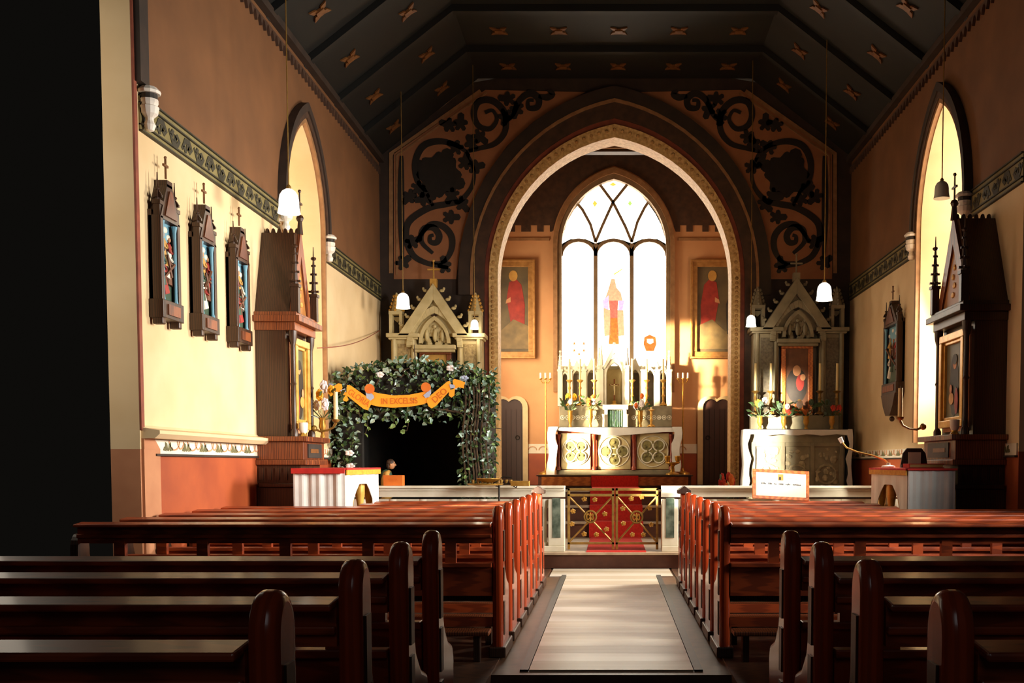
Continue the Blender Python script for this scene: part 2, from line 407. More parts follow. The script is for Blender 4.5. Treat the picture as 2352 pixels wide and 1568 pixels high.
for (Xw, sg, ops, ys, nm) in ((XL, 1, LW, 7.98, 'left'), (XR, -1, RW, 9.3, 'right')):
    # glass far back in the deep reveal
    gx = Xw-sg*.49 if sg > 0 else Xw+.58
    g = B(); pts = [(ops[0]-ops[1], ops[3])]+[(ops[0]+x, ops[4]+z) for x, z in arch_pts(ops[1], ops[2], 8)]+[(ops[0]+ops[1], ops[3])]
    g.prism(pts, 'x', gx-.01, gx+.01)
    wn = struct(g.build('window_2' if sg > 0 else 'window_3', M['glassdim'] if sg > 0 else mat('sunny_window_glass', (255, 244, 222), (255, 238, 208), 9, .3, emit=5)))
    g = B()
    g.box(gx-.03, gx+.03, ops[0]-.04, ops[0]+.04, ops[3], ops[4]+ops[2])
    for k in range(4): g.box(gx-.02, gx+.02, ops[0]-ops[1], ops[0]+ops[1], 2.1+.6*k, 2.13+.6*k)
    g.build('window_mullion', M['lead'], wn)
    g = B(); arch_band(g, ops[0], ops[4], (ops[1]-.012, ops[2]-.014), (ops[1], ops[2]), ops[3], 'x', min(Xw, gx+sg*.03), max(Xw, gx+sg*.03), 12)
    g.prism([(ops[0]-ops[1], ops[3]), (ops[0]+ops[1], ops[3]), (ops[0]+ops[1], ops[3]+.012), (ops[0]-ops[1], ops[3]+.012)], 'x', min(Xw, gx+sg*.03), max(Xw, gx+sg*.03))
    g.build('reveal_plaster', M['cream'], wl if sg > 0 else wr)
    # hood moulding in two dark rolls with a lighter fillet
    for j, (a, d, mm) in enumerate(((.0, .05, M['tan']), (.045, .11, M['archbrown']), (.105, .17, M['darkpaint']))):
        h = B(); x0, x1 = (Xw, Xw+.05+.02*j) if sg > 0 else (Xw-.05-.02*j, Xw)
        arch_band(h, ops[0], ops[4], (ops[1]+a, ops[2]+a*1.2), (ops[1]+d, ops[2]+d*1.3), ops[4]-.02 if j else 1.5, 'x', x0, x1)
        struct(h.build('trim_1', mm))
    for yy in (ops[0]-ops[1]-.12, ops[0]+ops[1]+.12):
        h = B(); c = Xw+sg*.07
        h.lathe((c, yy, ops[4]-.30), [(.0, 0), (.035, .01), (.045, .05), (.03, .08), (.03, .1), (.065, .13), (.075, .18), (.06, .19), (.07, .21), (.07, .235)], 12)
        h.mi = 1; h.lathe((c, yy, ops[4]-.06), [(.065, 0), (.065, .035)], 12)
        h.mi = 0; h.lathe((c, yy, ops[4]-.025), [(.085, 0), (.09, .02), (.06, .05)], 12)
        h.box(min(Xw, c), max(Xw, c), yy-.03, yy+.03, ops[4]-.2, ops[4]-.02)
        struct(h.build('label_stop', [M['bosswhite'], M['pd']]))
    if sg > 0:   # stop at the near jamb
        yy = 7.93; h = B(); c = Xw+.06
        h.lathe((c, yy, 3.72), [(.0, 0), (.03, .01), (.045, .05), (.03, .08), (.03, .1), (.06, .13), (.07, .18), (.055, .19), (.065, .21), (.065, .235)], 12)
        h.mi = 1; h.lathe((c, yy, 3.96), [(.06, 0), (.06, .035)], 12)
        h.mi = 0; h.lathe((c, yy, 3.995), [(.08, 0), (.085, .02), (.055, .05)], 12)
        struct(h.build('label_stop', [M['bosswhite'], M['pd']]))
        h = B(); h.box(Xw, Xw+.06, 7.80, 7.90, 4.05, 5.4); h.box(Xw, Xw+.04, 7.90, 7.99, 4.05, 5.4); struct(h.build('trim_1', M['darkpaint']))
    # frieze: ground, border lines, running leaf scroll; interrupted by the window
    segs = [(ys-.1 if sg > 0 else ys, ops[0]-ops[1]-.18), (ops[0]+ops[1]+.18, YC)]
    for (ya, yb_) in segs:
        x0, x1 = (Xw, Xw+.012) if sg > 0 else (Xw-.012, Xw)
        f = B(); f.box(x0, x1, ya, yb_, 3.72, 3.98); fr = struct(f.build('trim_2', M['frieze']))
        f = B(); e = (Xw, Xw+.03) if sg > 0 else (Xw-.03, Xw)
        for z in (3.72, 3.765, 3.925, 3.975): f.box(e[0], e[1], ya, yb_, z-.006, z+.006)
        f.build('frieze_line', M['friezedark'], fr)
        f = B(); e = (Xw+.012, Xw+.017) if sg > 0 else (Xw-.017, Xw-.012); n = max(2, int((yb_-ya)/.24))
        for k in range(n):
            c = ya+(k+.5)*(yb_-ya)/n; s = 1 if k % 2 else -1
            f.ribbon([(c-.12, 3.845-s*.04), (c-.05, 3.845+s*.045), (c+.03, 3.845+s*.05), (c+.08, 3.845), (c+.04, 3.845-s*.03), (c, 3.845)], [.025, .045, .045, .04, .032, .045], 'x', *e)
            f.prism([(c-.03, 3.845+s*.02), (c+.02, 3.845+s*.035), (c+.03, 3.845-s*.01), (c-.02, 3.845-s*.03)], 'x', *e)
            f.prism([(c-.1, 3.845-s*.01), (c-.06, 3.845-s*.06), (c-.02, 3.845-s*.05), (c-.05, 3.845)], 'x', *e)
        f.build('frieze_scroll', M['friezedark'], fr)
    # cornice under the roof
    f = B(); e = (Xw, Xw+.08) if sg > 0 else (Xw-.08, Xw)
    f.box(e[0], e[1], ys, YC, 5.78, 5.86); cn = struct(f.build('trim_3', M['darkpaint']))
    f = B(); k = ys
    while k < YC:
        f.prism([(k, 5.68), (k+.09, 5.68), (k+.045, 5.60)], 'x', e[0], e[0]+.03) if sg > 0 else f.prism([(k, 5.68), (k+.09, 5.68), (k+.045, 5.60)], 'x', Xw-.03, Xw)
        k += .13
    f.box(e[0] if sg > 0 else Xw-.03, (Xw+.03) if sg > 0 else Xw, ys, YC, 5.68, 5.70)
    o = f.build('cornice_drops', M['archbrown'], cn); o['kind'] = 'stuff'
    # string course and dado band
    end = 10.3 if sg > 0 else YC; st = ys-.18 if sg > 0 else 10.6
    if sg > 0:
        f = B(); f.prism([(0, 1.44), (.10, 1.44), (.14, 1.475), (.14, 1.50), (.02, 1.52), (0, 1.54)], 'y', st, 10.34)
        for v in f.v: v.x += XL
        lc = struct(f.build('trim_4', M['cream']))
    f = B(); e = (Xw, Xw+.015) if sg > 0 else (Xw-.015, Xw)
    f.box(e[0], e[1], ys+.02, YC, 1.325, 1.435); db = struct(f.build('trim_5', M['band']))
    f = B(); e2 = (Xw, Xw+.03) if sg > 0 else (Xw-.03, Xw); f.box(e2[0], e2[1], ys+.02, YC, 1.31, 1.328); f.build('dado_line', M['darkpaint'], db)
    f = B(); e = (Xw+.015, Xw+.02) if sg > 0 else (Xw-.02, Xw-.015); c = ys+.25; g = B()
    while c < YC-.2:
        for s in (-1, 1):
            f.prism([(c, 1.35), (c+s*.02, 1.41), (c+s*.05, 1.42), (c+s*.055, 1.37)], 'x', *e)
            f.prism([(c+s*.03, 1.35), (c+s*.09, 1.355), (c+s*.07, 1.385)], 'x', *e)
        g.ribbon([(c+.12+.10*cos(a), 1.43-.07*sin(a)) for a in [pi*t/8 for t in range(9)]], .012, 'x', *e)
        g.ribbon([(c+.24+.06*cos(a), 1.43-.06*sin(a)) for a in [pi*t/8 for t in range(9)]], .012, 'x', *e)
        c += .36
    o = f.build('leaf_motif', M['bandleaf'], db); o['kind'] = 'stuff'
    o = g.build('swag_motif', M['bandred'], db); o['kind'] = 'stuff'

# roof: two slopes and a flat collar, dark, with gilt florets and ribs
ZE, ZF, XF = 5.86, 7.02, 2.0
b = B()
b.hexa([(XL-.5, 9, ZE-.38), (-XF, 9, ZF), (-XF, YC, ZF), (XL-.5, YC, ZE-.38), (XL-.5, 9, ZE-.28), (-XF, 9, ZF+.1), (-XF, YC, ZF+.1), (XL-.5, YC, ZE-.28)])
b.hexa([(-XF, 9, ZF), (XF+.1, 9, ZF), (XF+.1, YC, ZF), (-XF, YC, ZF), (-XF, 9, ZF+.1), (XF+.1, 9, ZF+.1), (XF+.1, YC, ZF+.1), (-XF, YC, ZF+.1)])
b.hexa([(XF+.1, 9, ZF), (XR+.6, 9, ZE-.45), (XR+.6, YC, ZE-.45), (XF+.1, YC, ZF), (XF+.1, 9, ZF+.1), (XR+.6, 9, ZE-.35), (XR+.6, YC, ZE-.35), (XF+.1, YC, ZF+.1)])
ce = struct(b.build('ceiling', M['ceil']))
def slope_pt(x, y, off=0):
    if x < -XF: return Vector((x, y, ZF-(-XF-x)*(ZF-ZE)/(-XF-XL)-off))
    if x > XF+.1: return Vector((x, y, ZF-(x-XF-.1)*(ZF-ZE)/(XR-XF-.1)-off))
    return Vector((x, y, ZF-off))
for y in (9.6, 10.9, 12.2, 13.5, 14.8):
    for xa, xb in ((XL, -XF), (-XF, XF+.1), (XF+.1, XR)):
        q = B(); p0, p1 = slope_pt(xa, y), slope_pt(xb, y)
        q.hexa([p0+Vector((0, -.05, -.09)), p1+Vector((0, -.05, -.09)), p1+Vector((0, .05, -.09)), p0+Vector((0, .05, -.09)), p0+Vector((0, -.05, 0)), p1+Vector((0, -.05, 0)), p1+Vector((0, .05, 0)), p0+Vector((0, .05, 0))])
        q.build('rafter', M['ceil'], ce)
def floret(x, y, r=.16):
    q = B()
    n = slope_pt(x+.01, y)-slope_pt(x-.01, y); n.normalize(); u = Vector((0, 1, 0)); nn = n.cross(u)
    if nn.z > 0: nn = -nn
    for a in (pi/4, 3*pi/4, 5*pi/4, 7*pi/4):
        d = n*cos(a)+u*sin(a); e = n*-sin(a)+u*cos(a); c = slope_pt(x, y)
        pts = [c, c+d*r*.5+e*r*.22, c+d*r, c+d*r*.5-e*r*.22]
        q.hexa([p+nn*.001 for p in pts]+[p+nn*.02 for p in pts])
    q.hexa([slope_pt(x, y)+n*i*.05+u*j*.05+nn*k for k in (0, .035) for i, j in ((-1, -1), (1, -1), (1, 1), (-1, 1))])
    q.build('floret', M['giltpaint'], ce)
for y in (11.55, 12.85, 14.15, 15.4):
    for x in (-3.15, -2.45, -1.5, -.7, .1, .9, 1.7, 2.5, 3.2): floret(x, y+(.0 if abs(x) > 2 else .1))

# chancel arch wall
AC, ZS = .05, at(1408, 640, YC).z
hi, ro, oo = 1.79, 1.90, 2.36
zi, zo, zr = (at(1408, k, YC).z-ZS for k in (313, 200, 287))
gable = lambda x: min(ZF, ZE+(min(x-XL, XR-x))*(ZF-ZE)/(-XF-XL))
b = B(); wall(b, 'y', XL, XR, 0, gable, [(AC, hi, zi, 0, ZS)], YC, YC+.35)
wf = struct(b.build('wall_front', M['darkpaint']))
b = B(); arch_band(b, AC, ZS, (hi-.025, zi-.03), (ro, zr), .86, 'y', YC-.05, YC+.37, 16); am = struct(b.build('trim_6', M['rim']))
b = B()      # beaded edge of the rim
path = [(AC-(hi+ro)/2, z) for z in [.9+.07*k for k in range(int((ZS-.9)/.07))]]+[(AC+x, ZS+z) for x, z in arch_pts((hi+ro)/2, (zi+zr)/2, 26)]+[(AC+(hi+ro)/2, z) for z in [ZS-.07*k for k in range(int((ZS-.9)/.07))]]
for x, z in path: b.ball((x, YC-.05, z), (.028, .022, .028), 6, 4)
o = b.build('bead', mat('bead_paint', (214, 170, 108), (186, 140, 84), 9, .6), am); o['kind'] = 'stuff'
b = B(); arch_band(b, AC, ZS, (ro, zr), (ro+.07, zr+.09), .3, 'y', YC-.02, YC+.01, 16); struct(b.build('trim_6', M['redline']))
b = B(); arch_band(b, AC, ZS, (ro+.07, zr+.09), (ro+.24, zr+.32), .3, 'y', YC-.06, YC+.01, 16); struct(b.build('trim_6', M['archbrown']))
b = B(); arch_band(b, AC, ZS, (ro+.24, zr+.32), (ro+.28, zr+.37), 3.8, 'y', YC-.08, YC+.01, 16); struct(b.build('trim_6', M['tan']))
b = B(); arch_band(b, AC, ZS, (ro+.28, zr+.37), (oo, zo), 3.8, 'y', YC-.07, YC+.01, 16); struct(b.build('trim_6', M['darkpaint']))
# painted spandrels with scrollwork
def mir(p): return (2816-p[0], p[1])
outer = [(905, 641), (1048, 641), (1058, 560), (1080, 480), (1115, 405), (1165, 335), (1225, 280), (1290, 240), (1345, 212), (1115, 207), (905, 352)]
zoom = lambda L: [(880+x/3.135, 180+y/3.135) for x, y in L]
stems = [zoom(L) for L in (
    [(470, 1365), (400, 1350), (300, 1325), (215, 1270), (168, 1150), (190, 1030), (330, 935), (470, 905), (560, 880), (640, 780), (655, 660), (600, 530)],
    [(600, 530), (520, 480), (400, 455), (290, 490), (235, 600), (245, 730), (310, 820), (360, 920)],
    [(600, 530), (700, 505), (810, 470), (880, 380), (875, 250), (790, 165), (690, 170), (655, 260), (690, 345), (770, 365), (820, 300), (790, 235), (735, 250)],
    [(860, 330), (930, 270), (985, 160), (1060, 110), (1120, 150), (1110, 210), (1050, 215), (1045, 165), (1085, 160)],
    [(240, 1180), (330, 1060), (420, 1060), (490, 1130), (495, 1230), (440, 1320), (350, 1330)],
    [(360, 1260), (280, 1180), (290, 1090), (360, 1075), (405, 1130), (390, 1180), (345, 1180), (340, 1140), (365, 1130)],
    [(135, 560), (130, 900), (140, 1300)],
    [(1120, 130), (1180, 140), (1220, 115), (1190, 90)])]
leaves = zoom([(480, 1000), (590, 610), (530, 500), (195, 850), (255, 790), (660, 640), (560, 330), (480, 340), (500, 840), (565, 900), (210, 1180), (445, 1355), (905, 150), (965, 220), (690, 420), (140, 1330), (640, 480), (300, 870), (880, 270)])
for side in (0, 1):
    mm = mir if side else (lambda p: p)
    p = B(); p.prism([xz(*mm(q), YC) for q in outer], 'y', YC-.012, YC); pn = struct(p.build('trim_7', M['panelpaint']))
    p = B(); e = YC-.022, YC-.012
    for st in stems:
        P = [xz(*mm(q), YC) for q in st]
        # smooth
        S = []
        for i in range(len(P)-1):
            a, b_, c, d = P[max(0, i-1)], P[i], P[i+1], P[min(len(P)-1, i+2)]
            for k in range(5):
                t = k/5; S.append(tuple(.5*((2*b_[j])+(-a[j]+c[j])*t+(2*a[j]-5*b_[j]+4*c[j]-d[j])*t*t+(-a[j]+3*b_[j]-3*c[j]+d[j])*t**3) for j in (0, 1)))
        S.append(P[-1]); n = len(S)
        p.ribbon(S, [.05+.05*sin(pi*min(1, i/n*1.15)) for i in range(n)], 'y', *e)
    for i, l in enumerate(leaves):
        c = xz(*mm(l), YC); r = .11; a0 = i*1.3
        poly = []
        for k in range(20):
            a = a0+pi*k/10; rr = (.135, .12, .065, .12)[k % 4]*(1.25 if k < 3 or k > 17 else .85)
            poly.append((c[0]+rr*cos(a), c[1]+rr*sin(a)))
        p.prism(poly, 'y', *e)
    p.build('painted_scroll', M['scroll'], pn)
    p = B(); c = xz(*mm((1009, 402)), YC)
    p.prism([(c[0]+(.31+.035*cos(8*a))*cos(a), c[1]+(.31+.035*cos(8*a))*sin(a)) for a in [2*pi*k/48 for k in range(48)]], 'y', *e)
    for a in (0, 1.57, 3.14, 4.71): p.prism([(c[0]+.1*cos(a+t)*1.0+.32*cos(a-.4), c[1]+.1*sin(a+t)+.32*sin(a-.4)) for t in [k*pi/4 for k in range(8)]], 'y', YC-.02, YC-.01)
    p.build('painted_rosette', M['scroll'], pn)
    p = B()      # border line round the panel
    P = [xz(*mm(q), YC) for q in ((912, 632), (912, 358), (1118, 214))]
    p.ribbon(P, .025, 'y', *e); p.ribbon([(x-(.09 if not side else -.09), z+.03) for x, z in P], .06, 'y', YC-.012, YC)
    p.build('border_line', M['tan'], pn)

# chancel
b = B(); b.box(-2.8, -2.6, YC+.35, YB, .3, 7.5); struct(b.build('wall_left', M['chancel_pink']))
b = B(); b.box(2.7, 2.9, YC+.35, YB, .3, 7.5); struct(b.build('wall_right', M['chancel_pink']))
WC = at(1410, 600, YB).x; WH = 1.02
ZW = at(1410, 566, YB).z; zt = at(1410, 405, YB).z-ZW; zsill = at(1410, 900, YB).z
b = B(); b.mi = 0; zsp = at(1410, 520, YB).z
wall(b, 'y', -2.6, 2.7, .3, 7.5, [(WC, WH, zt, zsill, ZW)], YB, YB+.3)
wb = struct(b.build('wall_back', M['chancel_pink']))
# painted dark upper zone with battlement edge: thin render coat proud of the wall
def win_cut(x):
    x -= WC
    if abs(x) >= WH+.16: return None
    pts = arch_pts(WH+.16, zt+.2, 12)
    for p, q in zip(pts, pts[1:]):
        if p[0] <= x <= q[0] and q[0] > p[0]: return ZW+p[1]+(q[1]-p[1])*(x-p[0])/(q[0]-p[0])
b = B(); xs = sorted({round(-2.6+.06*k, 4) for k in range(89)} | {round(WC+x, 4) for x, z in arch_pts(WH+.16, zt+.2, 12)})
z0b = at(1410, 532, YB).z
for p, q in zip(xs, xs[1:]):
    if q-p < 1e-4 or q > 2.7: continue
    m_ = (p+q)/2; zz = z0b+(.12 if int((m_+10)/.13) % 2 else 0)
    lo = [zz, zz]
    if win_cut(m_) is not None: lo = [max(zz, win_cut(min(max(p, WC-WH-.159), WC+WH+.159)) or zz), max(zz, win_cut(min(max(q, WC-WH-.159), WC+WH+.159)) or zz)]
    b.strip([(p, lo[0]), (q, lo[1])], [(p, 7.5), (q, 7.5)], 'y', YB-.012, YB)
b.build('painted_upper_zone', M['archbrown'], wb)
b = B()
for za in (at(0, 549, YB).z, ):
    b.box(-2.6, WC-WH-.2, YB-.03, YB, za-.03, za+.02); b.box(WC+WH+.2, 2.7, YB-.03, YB, za-.03, za+.02)
struct(b.build('trim_8', M['tan']))
zc = at(1220, 1030, YB).z
for xa, xb in ((at(1207, 0, YB).x, WC-1.2), (WC+1.2, at(1606, 0, YB).x)):
    b = B(); b.box(xa, xb, YB-.02, YB, zc-.09, zc+.09); db = struct(b.build('trim_5', M['band']))
    b = B(); b.box(xa, xb, YB-.022, YB, .85, zc-.1); b.build('painted_dado', M['terracotta'], db)
    b = B(); c = xa+.1
    while c < xb-.1:
        b.ribbon([(c+.08*cos(a), zc-.03+.07*sin(a)) for a in [pi*t/6 for t in range(7)]], .018, 'y', YB-.026, YB-.02); c += .2
    b.build('swag_motif', M['bandred'], db)
b = B(); b.box(-2.8, 2.9, YC+.35, YB+.3, 7.5, 7.6); cc = struct(b.build('ceiling', M['ceil']))
b = B(); b.box(-2.6, 2.7, 18.6, 18.8, at(0, 348, 18.6).z, 7.5); b.build('beam', M['archbrown'], cc)
b = B(); zz = at(0, 336, 18.55).z; b.box(-.75, .75, 18.55, 18.6, zz-.03, zz+.05); b.build('beam_edge', M['tan'], cc)

# window_1: three lights with round heads and intersecting tracery
w1 = B(); arch_band(w1, WC, ZW, (WH+.05, zt+.05), (WH+.13, zt+.16), zsill, 'y', YB-.06, YB, 14); wn = struct(w1.build('window_1', M['tan']))
q = B(); arch_band(q, WC, ZW, (WH-.03, zt-.05), (WH+.05, zt+.05), zsill, 'y', YB-.02, YB+.2, 14); q.build('window_frame', M['lead'], wn)
def stone(name, pts, wd): r = B(); r.ribbon(pts, wd, 'y', YB+.06, YB+.18); r.build(name, M['lead'], wn)
Q = lambda L: [xz(x, y, YB+.1) for x, y in L]
stone('mullion', Q([(1368, 900), (1368, 560)]), .075); stone('mullion', Q([(1451, 900), (1451, 560)]), .075)
for c, r in ((1329, 40), (1409, 41), (1491, 41)):
    stone('light_head', Q([(c+r*cos(a), 588-36*sin(a)) for a in [pi*k/10 for k in range(11)]]), .06)
stone('tracery_bar', Q([(1368, 556), (1383, 520), (1408, 465), (1440, 425), (1447, 418)]), .05)
stone('tracery_bar', Q([(1451, 556), (1436, 520), (1408, 465), (1382, 430), (1374, 420)]), .05)
stone('tracery_bar', Q([(1368, 556), (1356, 515), (1338, 482), (1328, 470)]), .05)
stone('tracery_bar', Q([(1451, 556), (1464, 510), (1480, 478), (1488, 466)]), .05)
def pane(pts, m, d=0): r = B(); r.prism(Q(pts), 'y', YB+.12-d, YB+.13-d); return r.build('pane', m, wn)
head = lambda c, r: [(c+r*cos(a), 588-36*sin(a)) for a in [pi*k/10 for k in range(11)]]
for c in (1329, 1409, 1491): pane([(c-42, 900)]+head(c, 42)[::-1]+[(c+42, 900)], M['glass'])
pane([(1288, 560)]+[(1290, 552), (1302, 510), (1318, 482), (1330, 468), (1340, 482), (1356, 515), (1368, 558), (1345, 548), (1310, 548)], M['glass'])
pane([(1330, 468), (1352, 440), (1376, 420), (1408, 465), (1383, 520), (1368, 556), (1356, 515)], M['glass'])
pane([(1376, 420), (1408, 402), (1445, 420), (1408, 465)], M['glass'])
pane([(1445, 420), (1470, 442), (1488, 466), (1464, 510), (1451, 556), (1436, 520), (1408, 465)], M['glass'])
pane([(1488, 466), (1505, 490), (1518, 515), (1532, 560), (1510, 548), (1475, 548), (1451, 558), (1464, 510)], M['glass'])
pane([(1408, 465), (1436, 520), (1451, 558), (1430, 550), (1390, 550), (1368, 558), (1383, 520)], M['glass'])

# ------------------------------------------------------------------ pews
def end_profile(z, d=.15):
    """side outline of a bench end: upright with a domed top, sweeping out to the seat"""
    top = [(d/2-d/2*cos(a), z-.10+.10*sin(a)) for a in [pi*k/10 for k in range(11)]]
    return [(0, 0)]+top+[(d, .66), (d+.03, .58), (d+.12, .50), (d+.25, .46), (d+.28, .40), (d+.26, .10), (d+.30, 0)]
def make_pew(sg, xo, capped=False):
    """sg = -1 left of the aisle, +1 right; back of the pew at y = 0, aisle end at x = 0, running to x = sg*xo"""
    t = bpy.data.objects.new('pew', None); COL.objects.link(t)
    X = lambda a, c: (min(sg*a, sg*c), max(sg*a, sg*c))
    def bx(b, xa, xb, *r): x0, x1 = X(xa, xb); return b.box(x0, x1, *r)
    b = B(); x0, x1 = X(-.0, .068); b.prism(end_profile(.98), 'x', x0, x1)
    e = b.build('bench_end', M['pewend'], t, smooth=True, bevel=.026); e.modifiers[0].segments = 4
    b = B(); x0, x1 = X(-.006, .0)
    for z0, z1 in ((.62, .82), (.40, .58), (.14, .36)):
        b.strip([(.045, z0), (.105, z0)], [(.045, z1), (.105, z1)], 'x', x0, x1)
    b.build('end_panel', M['oak'], e)
    b = B(); bx(b, -.02, .09, -.02, .46, 0, .07); b.build('end_plinth', M['oak'], e, bevel=.008)
    if capped:
        b = B(); x0, x1 = X(-.03, .10); c = (x0+x1)/2
        b.prism([(x0, .95), (x1, .95), (x1, .985), (c, 1.03), (x0, .985)], 'y', -.03, .19); b.build('end_cap', M['oak'], e, bevel=.005)
    b = B(); x0, x1 = X(xo-.05, xo); b.prism(end_profile(.80), 'x', x0, x1); b.build('bench_end', M['oak'], t)
    b = B(); x0, x1 = X(.068, xo-.05)
    b.hexa([(x0, -.06, .845), (x1, -.06, .845), (x1, .05, .856), (x0, .05, .856), (x0, -.06, .865), (x1, -.06, .865), (x1, .05, .876), (x0, .05, .876)])
    b.build('book_ledge', M['pew'], t, bevel=.006)
    b = B(); bx(b, .068, xo-.05, .0, .035, .74, .86); b.build('top_board', M['pew'], t)
    b = B(); bx(b, .068, xo-.05, -.022, .0, .775, .80); b.build('moulding', M['pew'], t, bevel=.006)
    b = B(); bx(b, .068, xo-.05, .005, .035, .40, .60); b.build('back_board', M['pew'], t)
    b = B(); bx(b, .068, xo-.05, -.02, .045, .585, .615); b.build('back_rail', M['pew'], t, bevel=.005)
    n = 5
    for k in range(n):
        x = .068+(xo-.12)*(k+.5)/n; b = B(); bx(b, x-.035, x+.035, -.004, .036, .60, .76); b.build('muntin', M['pew'], t)
    b = B(); bx(b, .068, xo-.05, .04, .37, .42, .45); b.build('seat', M['pew'], t, bevel=.008)
    b = B(); bx(b, .068, xo-.05, .28, .30, .33, .42); b.build('seat_apron', M['oak'], t)
    b = B(); bx(b, .068, xo-.05, -.20, -.04, .17, .20); kn = b.build('kneeler', M['oakred'], t, bevel=.008)
    for k in (.15, xo/2, xo-.15):
        b = B(); bx(b, k-.02, k+.02, -.16, -.08, 0, .17); b.build('kneeler_foot', M['oak'], kn)
    b = B(); bx(b, .068, xo-.05, .01, .03, .20, .26); b.build('lower_rail', M['pew'], t)
    return t
ordn = ['front', 'second', 'third', 'fourth', 'fifth', 'sixth', 'seventh']
near = [2.17, 2.90, 3.56, 4.19]
far = [6.70, 7.33, 7.96, 8.59, 9.22, 9.85, 10.48]
AX = .70
def pews(sg):
    side = 'left' if sg < 0 else 'right'
    wallx = 3.48 if sg < 0 else 3.60
    protos = {}
    rows = [(y, 'f', i) for i, y in enumerate(far)]+[(y, 'n', i) for i, y in enumerate(near)]
    for y, blk, i in rows:
        xo = wallx-AX
        if sg < 0 and blk == 'f' and i >= 5: xo = 2.42-AX
        if sg > 0 and blk == 'f' and i >= 4: xo = 2.58-AX
        if blk == 'n': xo = 2.6-AX if sg < 0 else 2.7-AX
        cap = blk == 'f' and i == 6
        key = (round(xo, 2), cap)
        new = key not in protos
        if new: protos[key] = make_pew(sg, xo, cap); o = protos[key]
        else: o = copy_tree(protos[key])
        o.location = (sg*AX, y, 0)
        if blk == 'f':
            k = 6-i
            lab = ('front pew %s of the aisle, aisle end with a peaked cap, nearest the altar rail' % side) if cap else \
                  ('polished red-brown pew %s of the aisle, %s row back from the altar rail' % (side, ordn[k]))
        else:
            lab = ['closest pew %s of the aisle, domed end cut by the lower edge', 'second closest pew %s of the aisle, dark domed end in the foreground',
                   'third closest pew %s of the aisle, shiny domed end in the foreground', 'pew %s of the aisle just behind the cross passage, last of the foreground four'][i] % side
        tag(o, lab, 'pew', 'pews %s of the aisle' % side)
pews(-1); pews(1)

# ------------------------------------------------------------------ altar rail and gates
YR = 12.7
def make_rail(x0, x1, post, sg, label):
    t = thing('altar_rail', label, 'altar rail', (0, 0, 0))
    zt_ = .985
    b = B(); b.box(x0, x1, YR-.13, YR+.13, zt_-.03, zt_); b.box(x0, x1, YR-.10, YR+.10, zt_-.06, zt_-.03); b.build('top_slab', M['stonew'], t, bevel=.006)
    b = B(); b.box(x0, x1, YR-.08, YR+.08, zt_-.135, zt_-.06); b.build('fascia', M['stonew'], t)
    b = B(); b.box(x0, x1, YR-.12, YR+.12, .19, .26); b.build('plinth', M['stonew'], t, bevel=.006)
    px = x1-.2 if sg < 0 else x0; qx = px+.2
    b = B(); b.box(px, qx, YR-.11, YR+.11, .26, zt_-.16); p = b.build('end_post', M['stonew'], t, bevel=.008)
    b = B(); b.box(px+.05, qx-.05, YR-.116, YR-.108, .36, .84); b.build('marble_inset', M['marbleg'], p)
    a, c = (x0+.1, px-.06) if sg < 0 else (qx+.06, x1-.1)
    n = 7
    for k in range(n+1):
        x = a+(c-a)*k/n; b = B()
        b.lathe((x, YR, .26), [(.06, 0), (.06, .03), (.035, .05), (.035, .42), (.04, .44), (.055, .49), (.062, .53), (.062, .565)], 12)
        b.build('column', M['stonew'], t, smooth=True)
    for k in range(n):
        x = a+(c-a)*(k+.5)/n; w_ = (c-a)/n/2
        b = B(); P = arch_pts(w_*.8, w_*.75, 6)
        b.strip([(x+i, .62+j) for i, j in P], [(x+i*1.2, .825) for i, j in P], 'y', YR-.04, YR+.04)
        b.build('arch', M['stonew'], t)
        b = B(); b.box(x-w_*.55, x+w_*.55, YR+.015, YR+.035, .60, .80); b.build('back_panel', M['stonec'], t)
    return t
gx0, gx1 = at(1298, 1200, YR).x, at(1519, 1200, YR).x
make_rail(XL+.02, gx0, 1, -1, 'white marble altar rail left of the brass gates')
make_rail(gx1, XR-.02, 1, 1, 'white marble altar rail right of the brass gates, half in shade')
def gate(xa, xb, label, zoomed, ring):
    t = thing('gate', label, 'gate', ((xa+xb)/2, YR, .0), group='brass sanctuary gates'); w_ = (xb-xa)/2
    z0, z1 = .27, .955
    b = B(); r = .014
    b.box(-w_, w_, -r, r, z1-.03, z1); b.box(-w_, w_, -r, r, z1-.10, z1-.07); b.box(-w_, w_, -r, r, z0, z0+.03)
    b.box(-w_, -w_+.03, -r, r, z0-.06, z1); b.box(w_-.03, w_, -r, r, z0-.06, z1)
    b.build('gate_frame', M['brassdull'], t, bevel=.003)
    for s in (1, -1):
        b = B(); b.cyl((-s*(w_-.02), 0, z1-.1), (s*(w_-.02), 0, z0+.03), .012, n=6); b.build('diagonal_bar', M['brassdull'], t)
    rc = at(*ring, YR); c = (rc.x-(xa+xb)/2, -.02, rc.z)
    b = B(); b.torus(c, .07, .013, 'y', 20, 6); rg = b.build('roundel', M['brassdull'], t, smooth=True)
    b = B(); b.ribbon([(c[0]+.045*cos(a)*(1-abs(k-10)/40), c[2]+.045*sin(2*a)*.8) for k, a in [(k, 2*pi*k/20) for k in range(21)]], .014, 'y', -.035, -.018)
    b.cyl((c[0], -.03, c[2]-.05), (c[0], -.03, c[2]+.05), .007, n=5); b.build('monogram', M['brass'], rg)
    for zx, zy in zoomed:
        p = at(1280+zx/8.25, 1090+zy/8.25, YR); x = p.x-(xa+xb)/2
        b = B()
        for k in range(5):
            a = 2*pi*k/5+.5; b.ball((x+.019*cos(a), -.02, p.z+.019*sin(a)), (.016, .012, .013), 6, 4)
        b.ball((x, -.03, p.z), .011, 6, 4)
        b.build('flower_boss', M['brass'], t, smooth=True)
